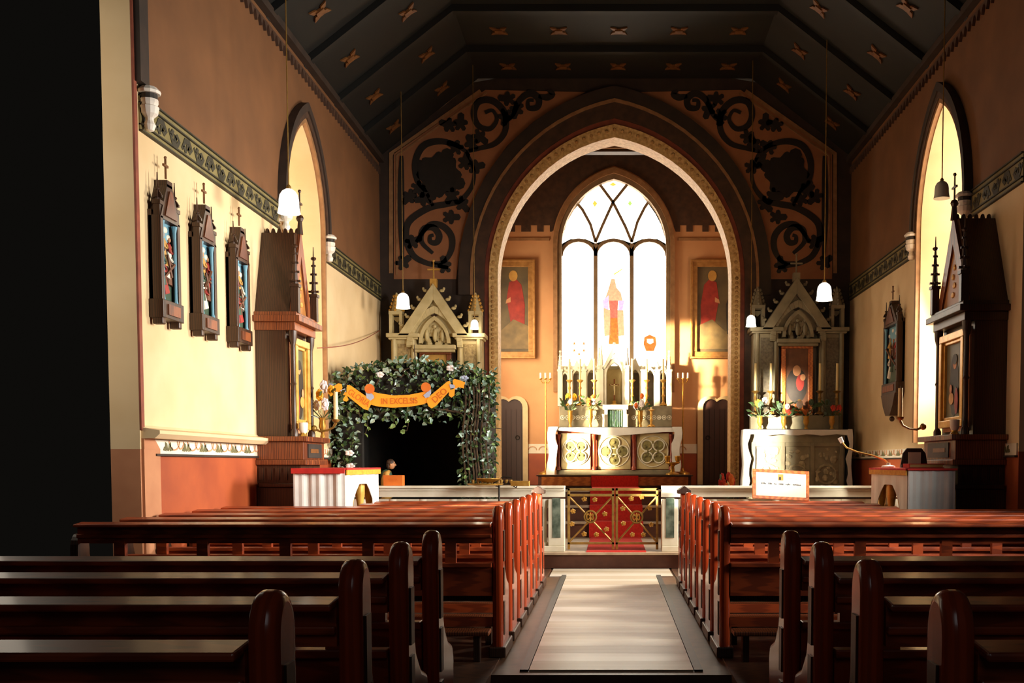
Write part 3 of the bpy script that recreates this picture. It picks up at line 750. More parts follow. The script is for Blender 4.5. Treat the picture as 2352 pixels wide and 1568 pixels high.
gate(at(1301, 0, YR).x, at(1411, 0, YR).x, 'left leaf of the low brass gates with a round monogram', [(510, 460), (710, 470), (300, 690), (900, 740), (280, 930), (930, 1030), (510, 1120), (740, 1130)], (1356, 1186))
gate(at(1414, 0, YR).x, at(1515, 0, YR).x, 'right leaf of the low brass gates with a curling S roundel', [(1400, 450), (1600, 420), (1240, 640), (1750, 630), (1250, 920), (1780, 940), (1420, 1130), (1630, 1130)], (1462, 1187))
b = B(); b.box(-.30, .42, 12.5, 15.0, .19, .2); b.hexa([(-.32, 15, .2), (.46, 15, .2), (.46, 15, .41), (-.32, 15, .41), (-.32, 14.985, .2), (.46, 14.985, .2), (.46, 14.985, .42), (-.32, 14.985, .42)])
for k, (y0, zz) in enumerate(((15.0, .41), (15.4, .63), (15.8, .85))):
    y1 = 17.75 if k == 2 else (15.4, 15.8)[k]
    b.box(-.32, .46, y0-.012, y1, zz, zz+.012); b.box(-.32, .46, y0-.014, y0, zz-.22, zz+.012)
b.box(-.34, .46, 17.755, 17.768, .86, 1.05)
tag(b.build('carpet_runner', M['carpet']), 'bright red carpet running up the chancel steps behind the brass gates', 'carpet')

# ------------------------------------------------------------------ high altar
def candlestick(name, h, hc, m=None):
    t = bpy.data.objects.new(name, None); COL.objects.link(t)
    b = B(); s = h
    for k in range(3):
        a = 2*pi*k/3+.5; b.ball((.055*cos(a), .055*sin(a), .018), (.024, .024, .018), 6, 4)
    b.lathe((0, 0, .02), [(.06, 0), (.062, .02), (.03, .06*s), (.035, .09*s), (.018, .13*s), (.02, .3*s), (.034, .36*s), (.02, .42*s), (.018, .6*s), (.03, .68*s), (.018, .74*s), (.022, .88*s), (.05, .94*s), (.062, .97*s), (.05, s-.0)], 12)
    b.build('stem', m or M['gold'], t, smooth=True)
    b = B(); b.cyl((0, 0, s+.01), (0, 0, s+hc), .02, .018, 10); cb = b.build('candle', M['candle'], t, smooth=True)
    b = B(); b.cyl((0, 0, s+hc), (0, 0, s+hc+.015), .003, n=4); b.build('wick', M['pd'], cb)
    return t
def vase(name, cols, h=.2, r=.06, sp=.12, seed=1, leafy=True):
    R = random.Random(seed); t = bpy.data.objects.new(name, None); COL.objects.link(t)
    b = B(); b.lathe((0, 0, 0), [(r*.6, 0), (r*.65, .01), (r*.4, h*.2), (r, h*.55), (r*.8, h*.85), (r*1.05, h)], 12); b.build('vase_body', M['brass'], t, smooth=True)
    b = B()
    for k in range(14):
        a = R.uniform(0, 6.28); l = R.uniform(.4, 1)*sp; z = h+R.uniform(0, sp*.9); p = Vector((l*cos(a), l*sin(a)*.6, z))
        d = Vector((cos(a), sin(a), R.uniform(-.2, .8))).normalized()*.09; s = d.orthogonal().normalized()*.025
        b.hexa([p, p+d*.5+s, p+d, p+d*.5-s]+[q+Vector((0, 0, .004)) for q in (p, p+d*.5+s, p+d, p+d*.5-s)])
        b.cyl((0, 0, h*.9), p, .004, n=4)
    b.build('foliage', M['leaf'], t)
    for k, c in enumerate(cols):
        a = 2*pi*k/len(cols)+R.uniform(0, 1); l = sp*R.uniform(.2, .8); p = (l*cos(a), l*sin(a)*.6-.03, h+sp*R.uniform(.35, 1.1))
        b = B(); rr = R.uniform(.032, .045)
        for j in range(7):
            g = 2*pi*j/7; b.ball((p[0]+rr*.7*cos(g), p[1]-.01, p[2]+rr*.7*sin(g)), (rr*.5, rr*.35, rr*.5), 6, 4)
        b.ball((p[0], p[1]-.02, p[2]), rr*.5, 6, 4)
        b.build('flower', M[c], t, smooth=True)
    return t
YA = 18.9
sx = lambda px, Y=YA: at(px, 0, Y).x
sz = lambda py, Y=YA: at(1404, py, Y).z
b = B(); b.box(sx(1232, 17.8), sx(1592, 17.8), 17.8, YB-.1, .85, 1.05); pr = b.build('altar_platform', M['riser'])
tag(pr, 'dark wooden platform with orange risers under the high altar', 'platform')
b = B(); b.box(sx(1232, 17.8)-.03, sx(1592, 17.8)+.03, 17.77, 18.6, 1.04, 1.06); b.build('platform_edge', M['oak'], pr)
for xa, xb in ((1240, 1356), (1466, 1585)):
    b = B(); b.box(sx(xa, 17.78), sx(xb, 17.78), 17.775, 17.8, .88, 1.03); b.build('riser_panel', M['orangewood'], pr)
al = thing('high_altar', 'white and red marble high altar with three quatrefoil panels below the big window', 'altar', (0, 0, 0))
zt_ = sz(982); z0 = 1.06
xa, xb = sx(1278), sx(1548)
b = B(); b.box(xa-.02, xb+.02, YA-.06, YA+1.04, z0, z0+.08); b.build('plinth', M['stoneg'], al, bevel=.01)
b = B(); b.box(xa, xb, YA, YA+1.04, z0+.08, zt_-.06); b.build('altar_body', M['marbler'], al)
b = B(); b.box(xa-.04, xb+.04, YA-.1, YA+1.06, zt_-.06, zt_); b.build('table_slab', M['stonew'], al, bevel=.01)
for k, (pa, pb) in enumerate(((1286, 1356), (1372, 1450), (1463, 1540))):
    b = B(); b.box(sx(pa), sx(pb), YA-.04, YA, z0+.09, zt_-.10); f = b.build('front_panel', M['stonec'], al, bevel=.012)
    cx_, cz_, r = (sx(pa)+sx(pb))/2, (z0+.09+zt_-.1)/2, (sx(pb)-sx(pa))/2*.60
    b = B()
    rot = 0 if k == 1 else pi/4
    for j in range(4):
        a = rot+j*pi/2; b.torus((cx_+r*.85*cos(a), YA-.05, cz_+r*.85*sin(a)), r*.56, .014, 'y', 16, 5)
    b.torus((cx_, YA-.045, cz_), r*1.56, .01, 'y', 24, 5)
    b.build('quatrefoil_moulding', M['stonew'], f, smooth=True)
    b = B()
    for j in range(4):
        a = rot+j*pi/2; b.cyl((cx_+r*.85*cos(a), YA-.05, cz_+r*.85*sin(a)), (cx_+r*.85*cos(a), YA-.03, cz_+r*.85*sin(a)), r*.5, n=14)
    b.cyl((cx_, YA-.05, cz_), (cx_, YA-.03, cz_), r*.42, n=12)
    for j in range(12):
        a = j*pi/6; b.ball((cx_+r*(.5+.4*(j % 2))*cos(a), YA-.05, cz_+r*(.5+.4*(j % 2))*sin(a)), (r*.17, .02, r*.17), 6, 4)
    b.build('quatrefoil_carving', mat('olive_gold_carving', (150, 140, 86), (96, 92, 60), 14, .5), f)
for px in (1280, 1364, 1457, 1545):
    b = B(); b.lathe((sx(px), YA-.06, z0+.08), [(.045, 0), (.045, .05), (.028, .07), (.028, zt_-z0-.32), (.04, zt_-z0-.28), (.05, zt_-z0-.2)], 10); b.mi = 0
    b.build('column', M['marbler'], al, smooth=True)
# gradine, tabernacle, reredos
zg = sz(932, 19.2)
ya = YA+.25
b = B(); b.box(sx(1282, ya), sx(1546, ya), ya, YA+1.04, zt_, sz(932, ya)); gr = b.build('gradine', M['stoneg'], al, bevel=.008)
b = B()
for k in range(22):
    x = sx(1290, ya)+(sx(1540, ya)-sx(1290, ya))*k/21
    if abs(x-sx(1412, ya)) < .3: continue
    b.torus((x, ya-.004, (zt_+zg)/2-.01), .035, .008, 'y', 10, 4); b.ball((x, ya-.006, (zt_+zg)/2-.01), (.018, .01, .018), 6, 4)
b.build('gradine_carving', M['stonew'], gr)['kind'] = 'stuff'
yt = ya-.1
b = B(); b.box(sx(1388, yt), sx(1393, yt)+.02, yt, ya+.1, zt_, sz(938, yt)); b.box(sx(1434, yt)-.02, sx(1440, yt), yt, ya+.1, zt_, sz(938, yt))
b.box(sx(1384, yt), sx(1444, yt), yt-.02, ya+.1, sz(940, yt), sz(929, yt)); tb = b.build('tabernacle', M['stonew'], al, bevel=.006)
for px in (1386, 1441):
    b = B(); b.lathe((sx(px, yt), yt-.03, zt_), [(.03, 0), (.018, .03), (.018, .2), (.03, .25)], 8); b.build('tabernacle_column', M['stonew'], tb, smooth=True)
b = B(); P = [(sx(1394, yt)+k*(sx(1433, yt)-sx(1394, yt))/16, yt+.03+(.015 if k % 2 else -.01)) for k in range(17)]
b.strip([(x, y) for x, y in P], [(x, y+.008) for x, y in P], 'z', zt_, sz(942, yt))
b.build('veil', mat('green_silk', (104, 146, 110), (60, 90, 70), 5, .5, stretch=(8, 1, 1)), tb)
yr = YA+.78; zb_ = sz(932, yr)
rd = thing('altar_reredos', 'white pinnacled stone reredos on the high altar under the window', 'reredos', (0, 0, 0))
b = B(); b.box(sx(1280, yr), sx(1546, yr), yr+.16, yr+.26, zb_, sz(838, yr)); b.build('back_slab', M['stonew'], rd)
pin = [(1284, 806), (1307, 832), (1340, 835), (1376, 800), (1442, 800), (1478, 835), (1512, 832), (1540, 806)]
for px, py in pin:
    b = B(); x = sx(px, yr); zz = sz(py, yr); zm = sz(852, yr)
    b.box(x-.045, x+.045, yr, yr+.16, zb_, zm); b.box(x-.055, x+.055, yr-.01, yr+.17, zm, zm+.03)
    b.cyl((x, yr+.08, zm+.03), (x, yr+.08, zz), .05, .008, 6)
    for k in range(3): b.ball((x, yr+.08, zm+.1+(zz-zm-.1)*k/3), (.05-.011*k, .05-.011*k, .02), 6, 4)
    b.ball((x, yr+.08, zz), .022, 6, 4)
    b.build('pinnacle', M['stonew'], rd)
for pa, pb in ((1288, 1303), (1311, 1336), (1344, 1372), (1446, 1474), (1482, 1508), (1516, 1536)):
    x0, x1 = sx(pa, yr), sx(pb, yr); c = (x0+x1)/2; hw = (x1-x0)/2; zs_ = sz(866, yr)
    b = B(); arch_band(b, c, zs_, (hw*.72, hw*1.3), (hw, hw*1.9), zb_, 'y', yr+.02, yr+.16, 8)
    b.prism([(x0, zs_+hw*1.2), (x1, zs_+hw*1.2), (c, zs_+hw*3.4)], 'y', yr+.06, yr+.16); nc = b.build('niche_arch', M['stonew'], rd)
    b = B(); b.box(x0+.01, x1-.01, yr+.145, yr+.155, zb_, zs_+hw*.8); b.build('niche_back', mat('grey_niche', (120, 108, 98), (96, 86, 78), 6, .6), nc)
# central throne with gable
x0, x1 = sx(1384, yr), sx(1438, yr); c = (x0+x1)/2; hw = (x1-x0)/2; zs_ = sz(862, yr)
b = B(); arch_band(b, c, zs_, (hw*.68, hw*1.1), (hw*.95, hw*1.5), zb_+.002, 'y', yr-.12, yr+.16, 8)
b.prism([(c-hw*1.05, sz(848, yr)), (c-hw*.8, sz(848, yr)), (c, sz(812, yr)), (c+hw*.8, sz(848, yr)), (c+hw*1.05, sz(848, yr)), (c, sz(792, yr))], 'y', yr-.14, yr+.1)
for s in (-1, 1):
    b.box(c+s*hw*1.1-.035, c+s*hw*1.1+.035, yr-.14, yr, zb_, sz(840, yr)); b.cyl((c+s*hw*1.1, yr-.07, sz(840, yr)), (c+s*hw*1.1, yr-.07, sz(792, yr)), .04, .006, 6)
b.ball((c, yr-.07, sz(790, yr)), .03, 6, 4)
b.build('throne_canopy', M['stonew'], rd)
b = B(); b.box(c-hw*.66, c+hw*.66, yr+.13, yr+.15, zb_, zs_+hw*.6); b.build('throne_back', M['stonec'], rd)
cr = thing('crucifix', 'small brass crucifix standing in the central niche of the high altar', 'crucifix', (c, yr-.02, zb_))
b = B(); b.lathe((0, 0, 0), [(.07, 0), (.06, .03), (.03, .05), (.04, .08), (.015, .1)], 10); b.build('base', M['gold'], cr, smooth=True)
b = B(); b.box(-.012, .012, -.012, .012, .09, .5); b.box(-.09, .09, -.012, .012, .38, .404); b.build('cross', M['oakred'], cr)
b = B(); b.tube([(0, -.02, .2), (.006, -.022, .27), (0, -.02, .33), (0, -.02, .37)], [.01, .014, .018, .012], 6); b.ball((.004, -.025, .395), .016, 6, 4)
for s in (-1, 1): b.tube([(0, -.02, .365), (s*.045, -.02, .385), (s*.08, -.016, .392)], [.009, .007, .006], 5)
b.build('corpus', M['stonec'], cr, smooth=True)
# cloth on the high altar
b = B(); n = 24; xa2, xb2 = sx(1262), sx(1564); top = []; fr_ = []
yf = YA-.13
for k in range(n+1):
    x = xa2+(xb2-xa2)*k/n; top.append((x, zt_+.012)); d = (986, 990, 993, 998, 1001, 998, 995, 992, 992)
    u = k/n*8; i = min(7, int(u)); fr_.append((x, sz(d[i]+(d[i+1]-d[i])*(u-i), yf)+.003))
b.strip(fr_, top, 'y', yf-.006, yf); b.strip([(x, yf-.006) for x, _ in top], [(x, YA+.3) for x, _ in top], 'z', zt_+.002, zt_+.012)
for s, x, zbm in ((-1, xa2, sz(1096)), (1, xb2, sz(1084))):
    pts = []; 
    for k in range(9):
        v = k/8; pts.append((x+s*(.02*sin(v*9)-.03*v*(1 if s > 0 else -1)+.02), zt_+.012-(zt_-zbm)*v))
    b.ribbon(pts, .02, 'y', yf-.02, YA+.35)
    P2 = [(q[0]-s*.1, q[1]) for q in pts]; b.strip(pts, [(q[0]-s*(.16-.03*abs(sin(i))), q[1]) for i, q in enumerate(pts)], 'y', yf-.03, yf-.02)
tag(b.build('altar_cloth', M['cloth'], smooth=True), 'long white linen cloth hanging over both ends of the high altar', 'altar cloth')
csp = None
for i, (px, lab) in enumerate(((1306, 'tall gilt candlestick at the far left of the high altar'), (1331, 'gilt candlestick with pale candle before the dark niche left of the tabernacle'),
        (1364, 'gilt candlestick behind orange flowers just left of the altar crucifix'), (1453, 'gilt candlestick just right of the altar crucifix'),
        (1487, 'gilt candlestick before the dark niche right of the tabernacle'), (1526, 'gilt candlestick at the far right of the high altar'))):
    o = csp if csp and i == 0 else (candlestick('candlestick', .46, .4) if csp is None else copy_tree(csp)); csp = csp or o
    o.location = (sx(px, ya+.06), ya+.09, sz(932, ya)+.003); tag(o, lab, 'candlestick', 'six gilt candlesticks on the high altar')
o = candlestick('candlestick', .3, .06); o.location = (sx(1498), YA+.05, zt_+.012); tag(o, 'short gilt candlestick standing on the right part of the altar table', 'candlestick')
for px, cols, sd, lab, z_, hh in ((1308, ['floyellow', 'flowhite', 'floyellow', 'flowhite'], 3, 'yellow and white flowers at the far left of the high altar', 932, .2),
        (1355, ['floorange', 'floorange', 'floorange', 'flowhite'], 4, 'vase of orange flowers left of the tabernacle', 932, .22),
        (1472, ['floorange', 'flowhite', 'floorange', 'flowhite'], 5, 'vase of orange and white flowers right of the tabernacle', 932, .2)):
    o = vase('flower_vase', cols, hh, .05, .16, sd); o.location = (sx(px, ya-.05), ya-.11, zt_+.014)
    o.scale = (1, 1, 1.5); tag(o, lab, 'flowers', 'flower vases on the high altar')
# brass missal stand at the altar's right foot
o = thing('brass_stand', 'low brass stand with two cups at the right foot of the high altar', 'brass stand', (sx(1548, 18.3), 18.3, 1.06))
b = B(); b.lathe((0, 0, 0), [(.12, 0), (.12, .02), (.04, .05), (.03, .14), (.05, .17), (.13, .2), (.13, .22)], 12); b.build('stand_base', M['brass'], o, smooth=True)
for s in (-1, 1):
    b = B(); b.lathe((s*.09, -.02, .22), [(.03, 0), (.05, .05), (.055, .1), (.045, .11)], 10); b.build('cup', M['brass'], o, smooth=True)
# figure in the stained glass: flat coloured panes set into the middle light
def gl(pts, m): 
    r = B(); r.prism([xz(x, y, YB+.1) for x, y in pts], 'y', YB+.105, YB+.118); r.build('stained_pane', m, wn)
gl([(1404, 640), (1412, 640), (1416, 660), (1426, 672), (1430, 690), (1388, 690), (1396, 668)], M['gl_t'])
gl([(1384, 690), (1398, 678), (1398, 712), (1386, 706)], M['gl_p']); gl([(1420, 690), (1434, 690), (1430, 712), (1420, 712)], M['gl_p'])
gl([(1398, 690), (1420, 690), (1418, 730), (1402, 730)], M['gl_r'])
gl([(1386, 706), (1402, 712), (1402, 770), (1388, 772)], M['gl_t']); gl([(1418, 712), (1432, 712), (1434, 770), (1418, 772)], M['gl_t'])
gl([(1402, 730), (1418, 730), (1422, 790), (1398, 790)], M['gl_o']); gl([(1386, 772), (1398, 772), (1396, 790), (1386, 788)], M['gl_p'])
gl([(1410, 628), (1430, 616), (1430, 618), (1410, 632)], M['gl_y'])
for x in (1362, 1371): gl([(x, 425), (x+4, 432), (x, 440), (x-4, 432)], M['gl_y']) if False else None
gl([(1366, 460), (1372, 467), (1366, 475), (1361, 467)], M['gl_y']); gl([(1447, 460), (1452, 467), (1447, 473), (1442, 467)], M['gl_g'])
gl([(1400, 424), (1408, 418), (1416, 424), (1408, 427)], M['gl_y'])
gl([(1480, 774), (1492, 768), (1506, 774), (1508, 790), (1502, 806), (1484, 806), (1478, 790)], M['gl_o'])
gl([(1486, 778), (1500, 778), (1501, 786), (1493, 790), (1486, 786)], M['glass'])
for x, y in ((1319, 788), (1341, 788), (1319, 804), (1341, 804), (1330, 812)): gl([(x-3, y+3), (x, y-5), (x+3, y+3)], M['gl_o'])

# ------------------------------------------------------------------ wall shrines (tall gabled oak cases)
def crocket_pinnacle(b, x, y, z0, z1, r):
    b.box(x-r, x+r, y-r, y+r, z0-.25, z0); b.box(x-r*1.3, x+r*1.3, y-r*1.3, y+r*1.3, z0, z0+.03)
    b.cyl((x, y, z0), (x, y, z1), r*.9, r*.25, 6)
    for k in range(4):
        z = z0+.05+(z1-z0-.08)*k/3.6; q = r*(1.5-.28*k); b.box(x-q, x+q, y-q*.3, y+q*.3, z, z+.02); b.box(x-q*.3, x+q*.3, y-q, y+q, z, z+.02)
    b.ball((x, y, z1), (r*.9, r*.9, r*.6), 6, 4); b.cyl((x, y, z1), (x, y, z1+.12), .008, .004, 5)
def shrine(Xw, sg, y0, y1, label):
    """case on the wall Xw; local x runs out of the wall into the nave"""
    t = thing('shrine_cabinet', label, 'shrine', (Xw, (y0+y1)/2, 0)); h = (y1-y0)/2; X = lambda a, c: (min(sg*a, sg*c), max(sg*a, sg*c))
    def bx(b, a, c, *r): p, q = X(a, c); b.box(p, q, *r); return b
    b = B(); bx(b, .004, .46, -h-.04, h+.04, 0, 1.02); bx(b, .03, .50, -h-.07, h+.07, 1.02, 1.06); bx(b, .03, .50, -h-.07, h+.07, 0, .1); ba = b.build('cabinet_base', M['oak'], t, bevel=.008)
    b = B()
    for k in range(2):
        a = -h+.06+k*(h); bx(b, .46, .475, a, a+h-.12, .18, .94)
    b.build('cabinet_door', M['oakred'], ba)['label'] = 'redder door panels of the base'
    b = B(); bx(b, 0, .43, -h, h, 1.06, 1.24)
    for k in range(5): bx(b, .02+.08*k, .06+.08*k, -h-.012, -h, 1.09, 1.21)
    b.build('frieze_stage', M['oak'], t)
    b = B(); bx(b, 0, .50, -h-.05, h+.05, 1.24, 1.29); bx(b, 0, .47, -h-.03, h+.03, 1.29, 1.47); bx(b, 0, .52, -h-.08, h+.08, 1.47, 1.52); pd = b.build('predella', M['oakred'], t, bevel=.006)
    b = B(); bx(b, .47, .482, -h*.7, h*.7, 1.31, 1.45); b.build('inscription_panel', M['pd'], pd)
    b = B(); bx(b, .482, .486, -h*.5, h*.3, 1.36, 1.40); b.build('gilt_lettering', M['giltpaint'], pd)
    b = B(); bx(b, 0, .30, -h, h, 1.52, 2.56); bo = b.build('case_body', M['oak'], t)
    for s in (-1, 1):
        b = B(); b.lathe((sg*.36, s*(h-.04), 1.52), [(.04, 0), (.04, .05), (.024, .08), (.024, .5), (.032, .52), (.024, .54), (.024, .9), (.04, .96), (.045, 1.04)], 10); b.build('column', M['oak'], t, smooth=True)
    b = B(); bx(b, .30, .315, -h+.08, h-.08, 1.56, 2.52); b.build('back_panel', M['pinkstrip'], bo)
    # gilt picture frame and painting
    fw = h-.10; f0, f1 = 1.60, 2.50
    b = B()
    for r in ((-fw, fw, f0, f0+.07), (-fw, fw, f1-.07, f1), (-fw, -fw+.07, f0+.07, f1-.07), (fw-.07, fw, f0+.07, f1-.07)): bx(b, .315, .375, *r)
    b2 = [(-fw+.07, -fw+.10, f0+.07, f1-.07), (fw-.10, fw-.07, f0+.07, f1-.07), (-fw+.07, fw-.07, f0+.07, f0+.10), (-fw+.07, fw-.07, f1-.10, f1-.07)]
    for r in b2: bx(b, .315, .35, *r)
    fr = b.build('picture_frame', M['gold'], t, bevel=.006)
    b = B(); bx(b, .315, .325, -fw+.1, fw-.1, f0+.1, f1-.1)
    lay = [.325]
    def blob(m, cy, cz, ry, rz):
        b.mi = m; e = X(lay[0]-.001, lay[0]+.0025); lay[0] += .0025; b.prism([(cy+ry*cos(2*pi*k/12), cz+rz*sin(2*pi*k/12)) for k in range(12)], 'x', *e)
    blob(1, .02, 2.0, .13, .30); blob(2, .0, 2.22, .055, .065); blob(1, .0, 2.25, .07, .05); blob(3, .08, 1.88, .07, .06); blob(2, .09, 1.97, .035, .045); blob(4, -.08, 1.85, .05, .13)
    b.build('painting', [mat('painting_ground', (116, 112, 84), (84, 84, 66), 4, .5), M['pd'], M['skin'], M['py'], M['pr']], fr)
    # canopy: moulded ledge, gable with ridge back to the wall
    b = B(); bx(b, 0, .40, -h-.02, h+.02, 2.56, 2.64); bx(b, 0, .46, -h-.07, h+.07, 2.64, 2.70); bx(b, 0, .42, -h-.03, h+.03, 2.70, 2.74); b.build('canopy_ledge', M['oakred'] if sg > 0 else M['oak'], t, bevel=.006)
    zt = 3.56
    b = B(); x0, x1 = X(0, .34); b.prism([(-h-.0, 2.74), (h, 2.74), (.09, zt), (-.09, zt)], 'x', x0, x1); b.build('gable_roof', M['oak'], t)
    b = B(); x0, x1 = X(.34, .37); b.strip([(-h, 2.74), (0, zt+.05), (h, 2.74)], [(-h+.13, 2.74), (0, zt-.22), (h-.13, 2.74)], 'x', x0, x1); b.build('gable_moulding', M['oakred'], t)
    b = B(); x0, x1 = X(.34, .352); b.prism([(-h+.14, 2.74), (h-.14, 2.74), (0, zt-.24)], 'x', x0, x1); gp = b.build('gable_panel', mat('gable_paint', (176, 118, 58), (150, 96, 44), 5, .5), t)
    b = B()
    for k in range(4): b.ball((sg*.355, (-1)**k*.02, 2.86+.085*k), (.012, .05-.006*k, .03), 6, 4)
    b.build('gilt_monogram', M['gold'], gp)
    for s in (-1, 1):
        b = B(); crocket_pinnacle(b, sg*.40, s*(h-.02), 2.98, 3.38, .035); b.build('pinnacle', M['oak'], t)
    b = B()
    for k in range(6): b.ball((sg*(.03+.06*k), 0, zt+.02), (.024, .03, .045), 6, 4)
    b.build('ridge_cresting', M['oak'], t)
    b = B(); x = sg*.36; b.cyl((x, 0, zt), (x, 0, zt+.16), .035, .02, 6); b.ball((x, 0, zt+.16), .04, 6, 4); b.cyl((x, 0, zt+.16), (x, 0, zt+.42), .010, .008, 5)
    b.box(x-.01, x+.01, -.06, .06, zt+.30, zt+.32); b.ball((x, 0, zt+.43), .018, 6, 4); b.build('finial_cross', M['oak'], t)
    return t
shrine(XL, 1, 10.34, 11.02, 'tall gabled oak shrine on the left wall with gilt framed painting')
shrine(XR, -1, 9.62, 10.52, 'tall gabled oak shrine on the right wall, mostly in shadow')
# candles on brackets, flowers and glass lights on the shrines
def candle_bracket(name, loc, sg, lab):
    t = thing(name, lab, 'candle bracket', loc)
    b = B(); b.tube([(0, 0, 0), (sg*.06, 0, -.03), (sg*.14, 0, -.02), (sg*.2, 0, .01), (sg*.23, 0, .06)], [.016, .011, .010, .011, .016], 6); b.ball((0, 0, 0), .035, 8, 5)
    b.lathe((sg*.23, 0, .06), [(.015, 0), (.04, .02), (.045, .035)], 10); b.build('arm', M['brassdull'], t, smooth=True)
    b = B(); b.cyl((sg*.23, 0, .09), (sg*.23, 0, .38), .024, .022, 10); cb = b.build('candle', M['candle'], t, smooth=True)
    b = B(); b.cyl((sg*.23, 0, .38), (sg*.23, 0, .40), .004, n=4); b.build('wick', M['pd'], cb); return t
p = atx(742, 985, -3.02)
candle_bracket('candle_bracket', (-3.11, 10.97, 1.62), 1, 'curved brass arm with thick cream candle at left shrine')
candle_bracket('candle_bracket', (3.10, 10.42, 1.62), -1, 'curved brass arm with candle at right shrine')
tv = vase('flower_vase', ['floyellow', 'flowhite', 'flowhite', 'floyellow', 'flowhite'], .14, .045, .2, 11); tv.location = (-3.03, 11.16, 1.524); tv.scale = (.9, .9, 1.5)
tv.location = (-3.03, 11.0, 1.524); tag(tv, 'white and yellow flowers beside the gilt picture on the left shrine', 'flowers')
for (loc, lab) in (((-3.06, 10.42, 1.524), 'small glass votive light at near corner of left shrine'), ((3.17, 9.68, 1.524), 'small glass votive light at near corner of right shrine')):
    t = thing('votive_light', lab, 'votive light', loc)
    b = B(); b.lathe((0, 0, 0), [(.045, 0), (.03, .02), (.03, .035)], 12); b.build('holder', M['brass'], t, smooth=True)
    b = B(); b.lathe((0, 0, .035), [(.03, 0), (.042, .03), (.045, .09), (.043, .10)], 12); b.build('cup', M['bosswhite'], t, smooth=True)
# hanging wire from the shrine to the corner
b = B(); pts = []
for k in range(13):
    u = k/12; pts.append((-3.1-.37*u, 11.1+4.7*u, 2.47+.78*u-.07*sin(pi*u)))
b.tube(pts, .006, 5); tag(b.build('wire', M['redline']), 'thin sagging wire along left wall from the shrine to the corner', 'wire')

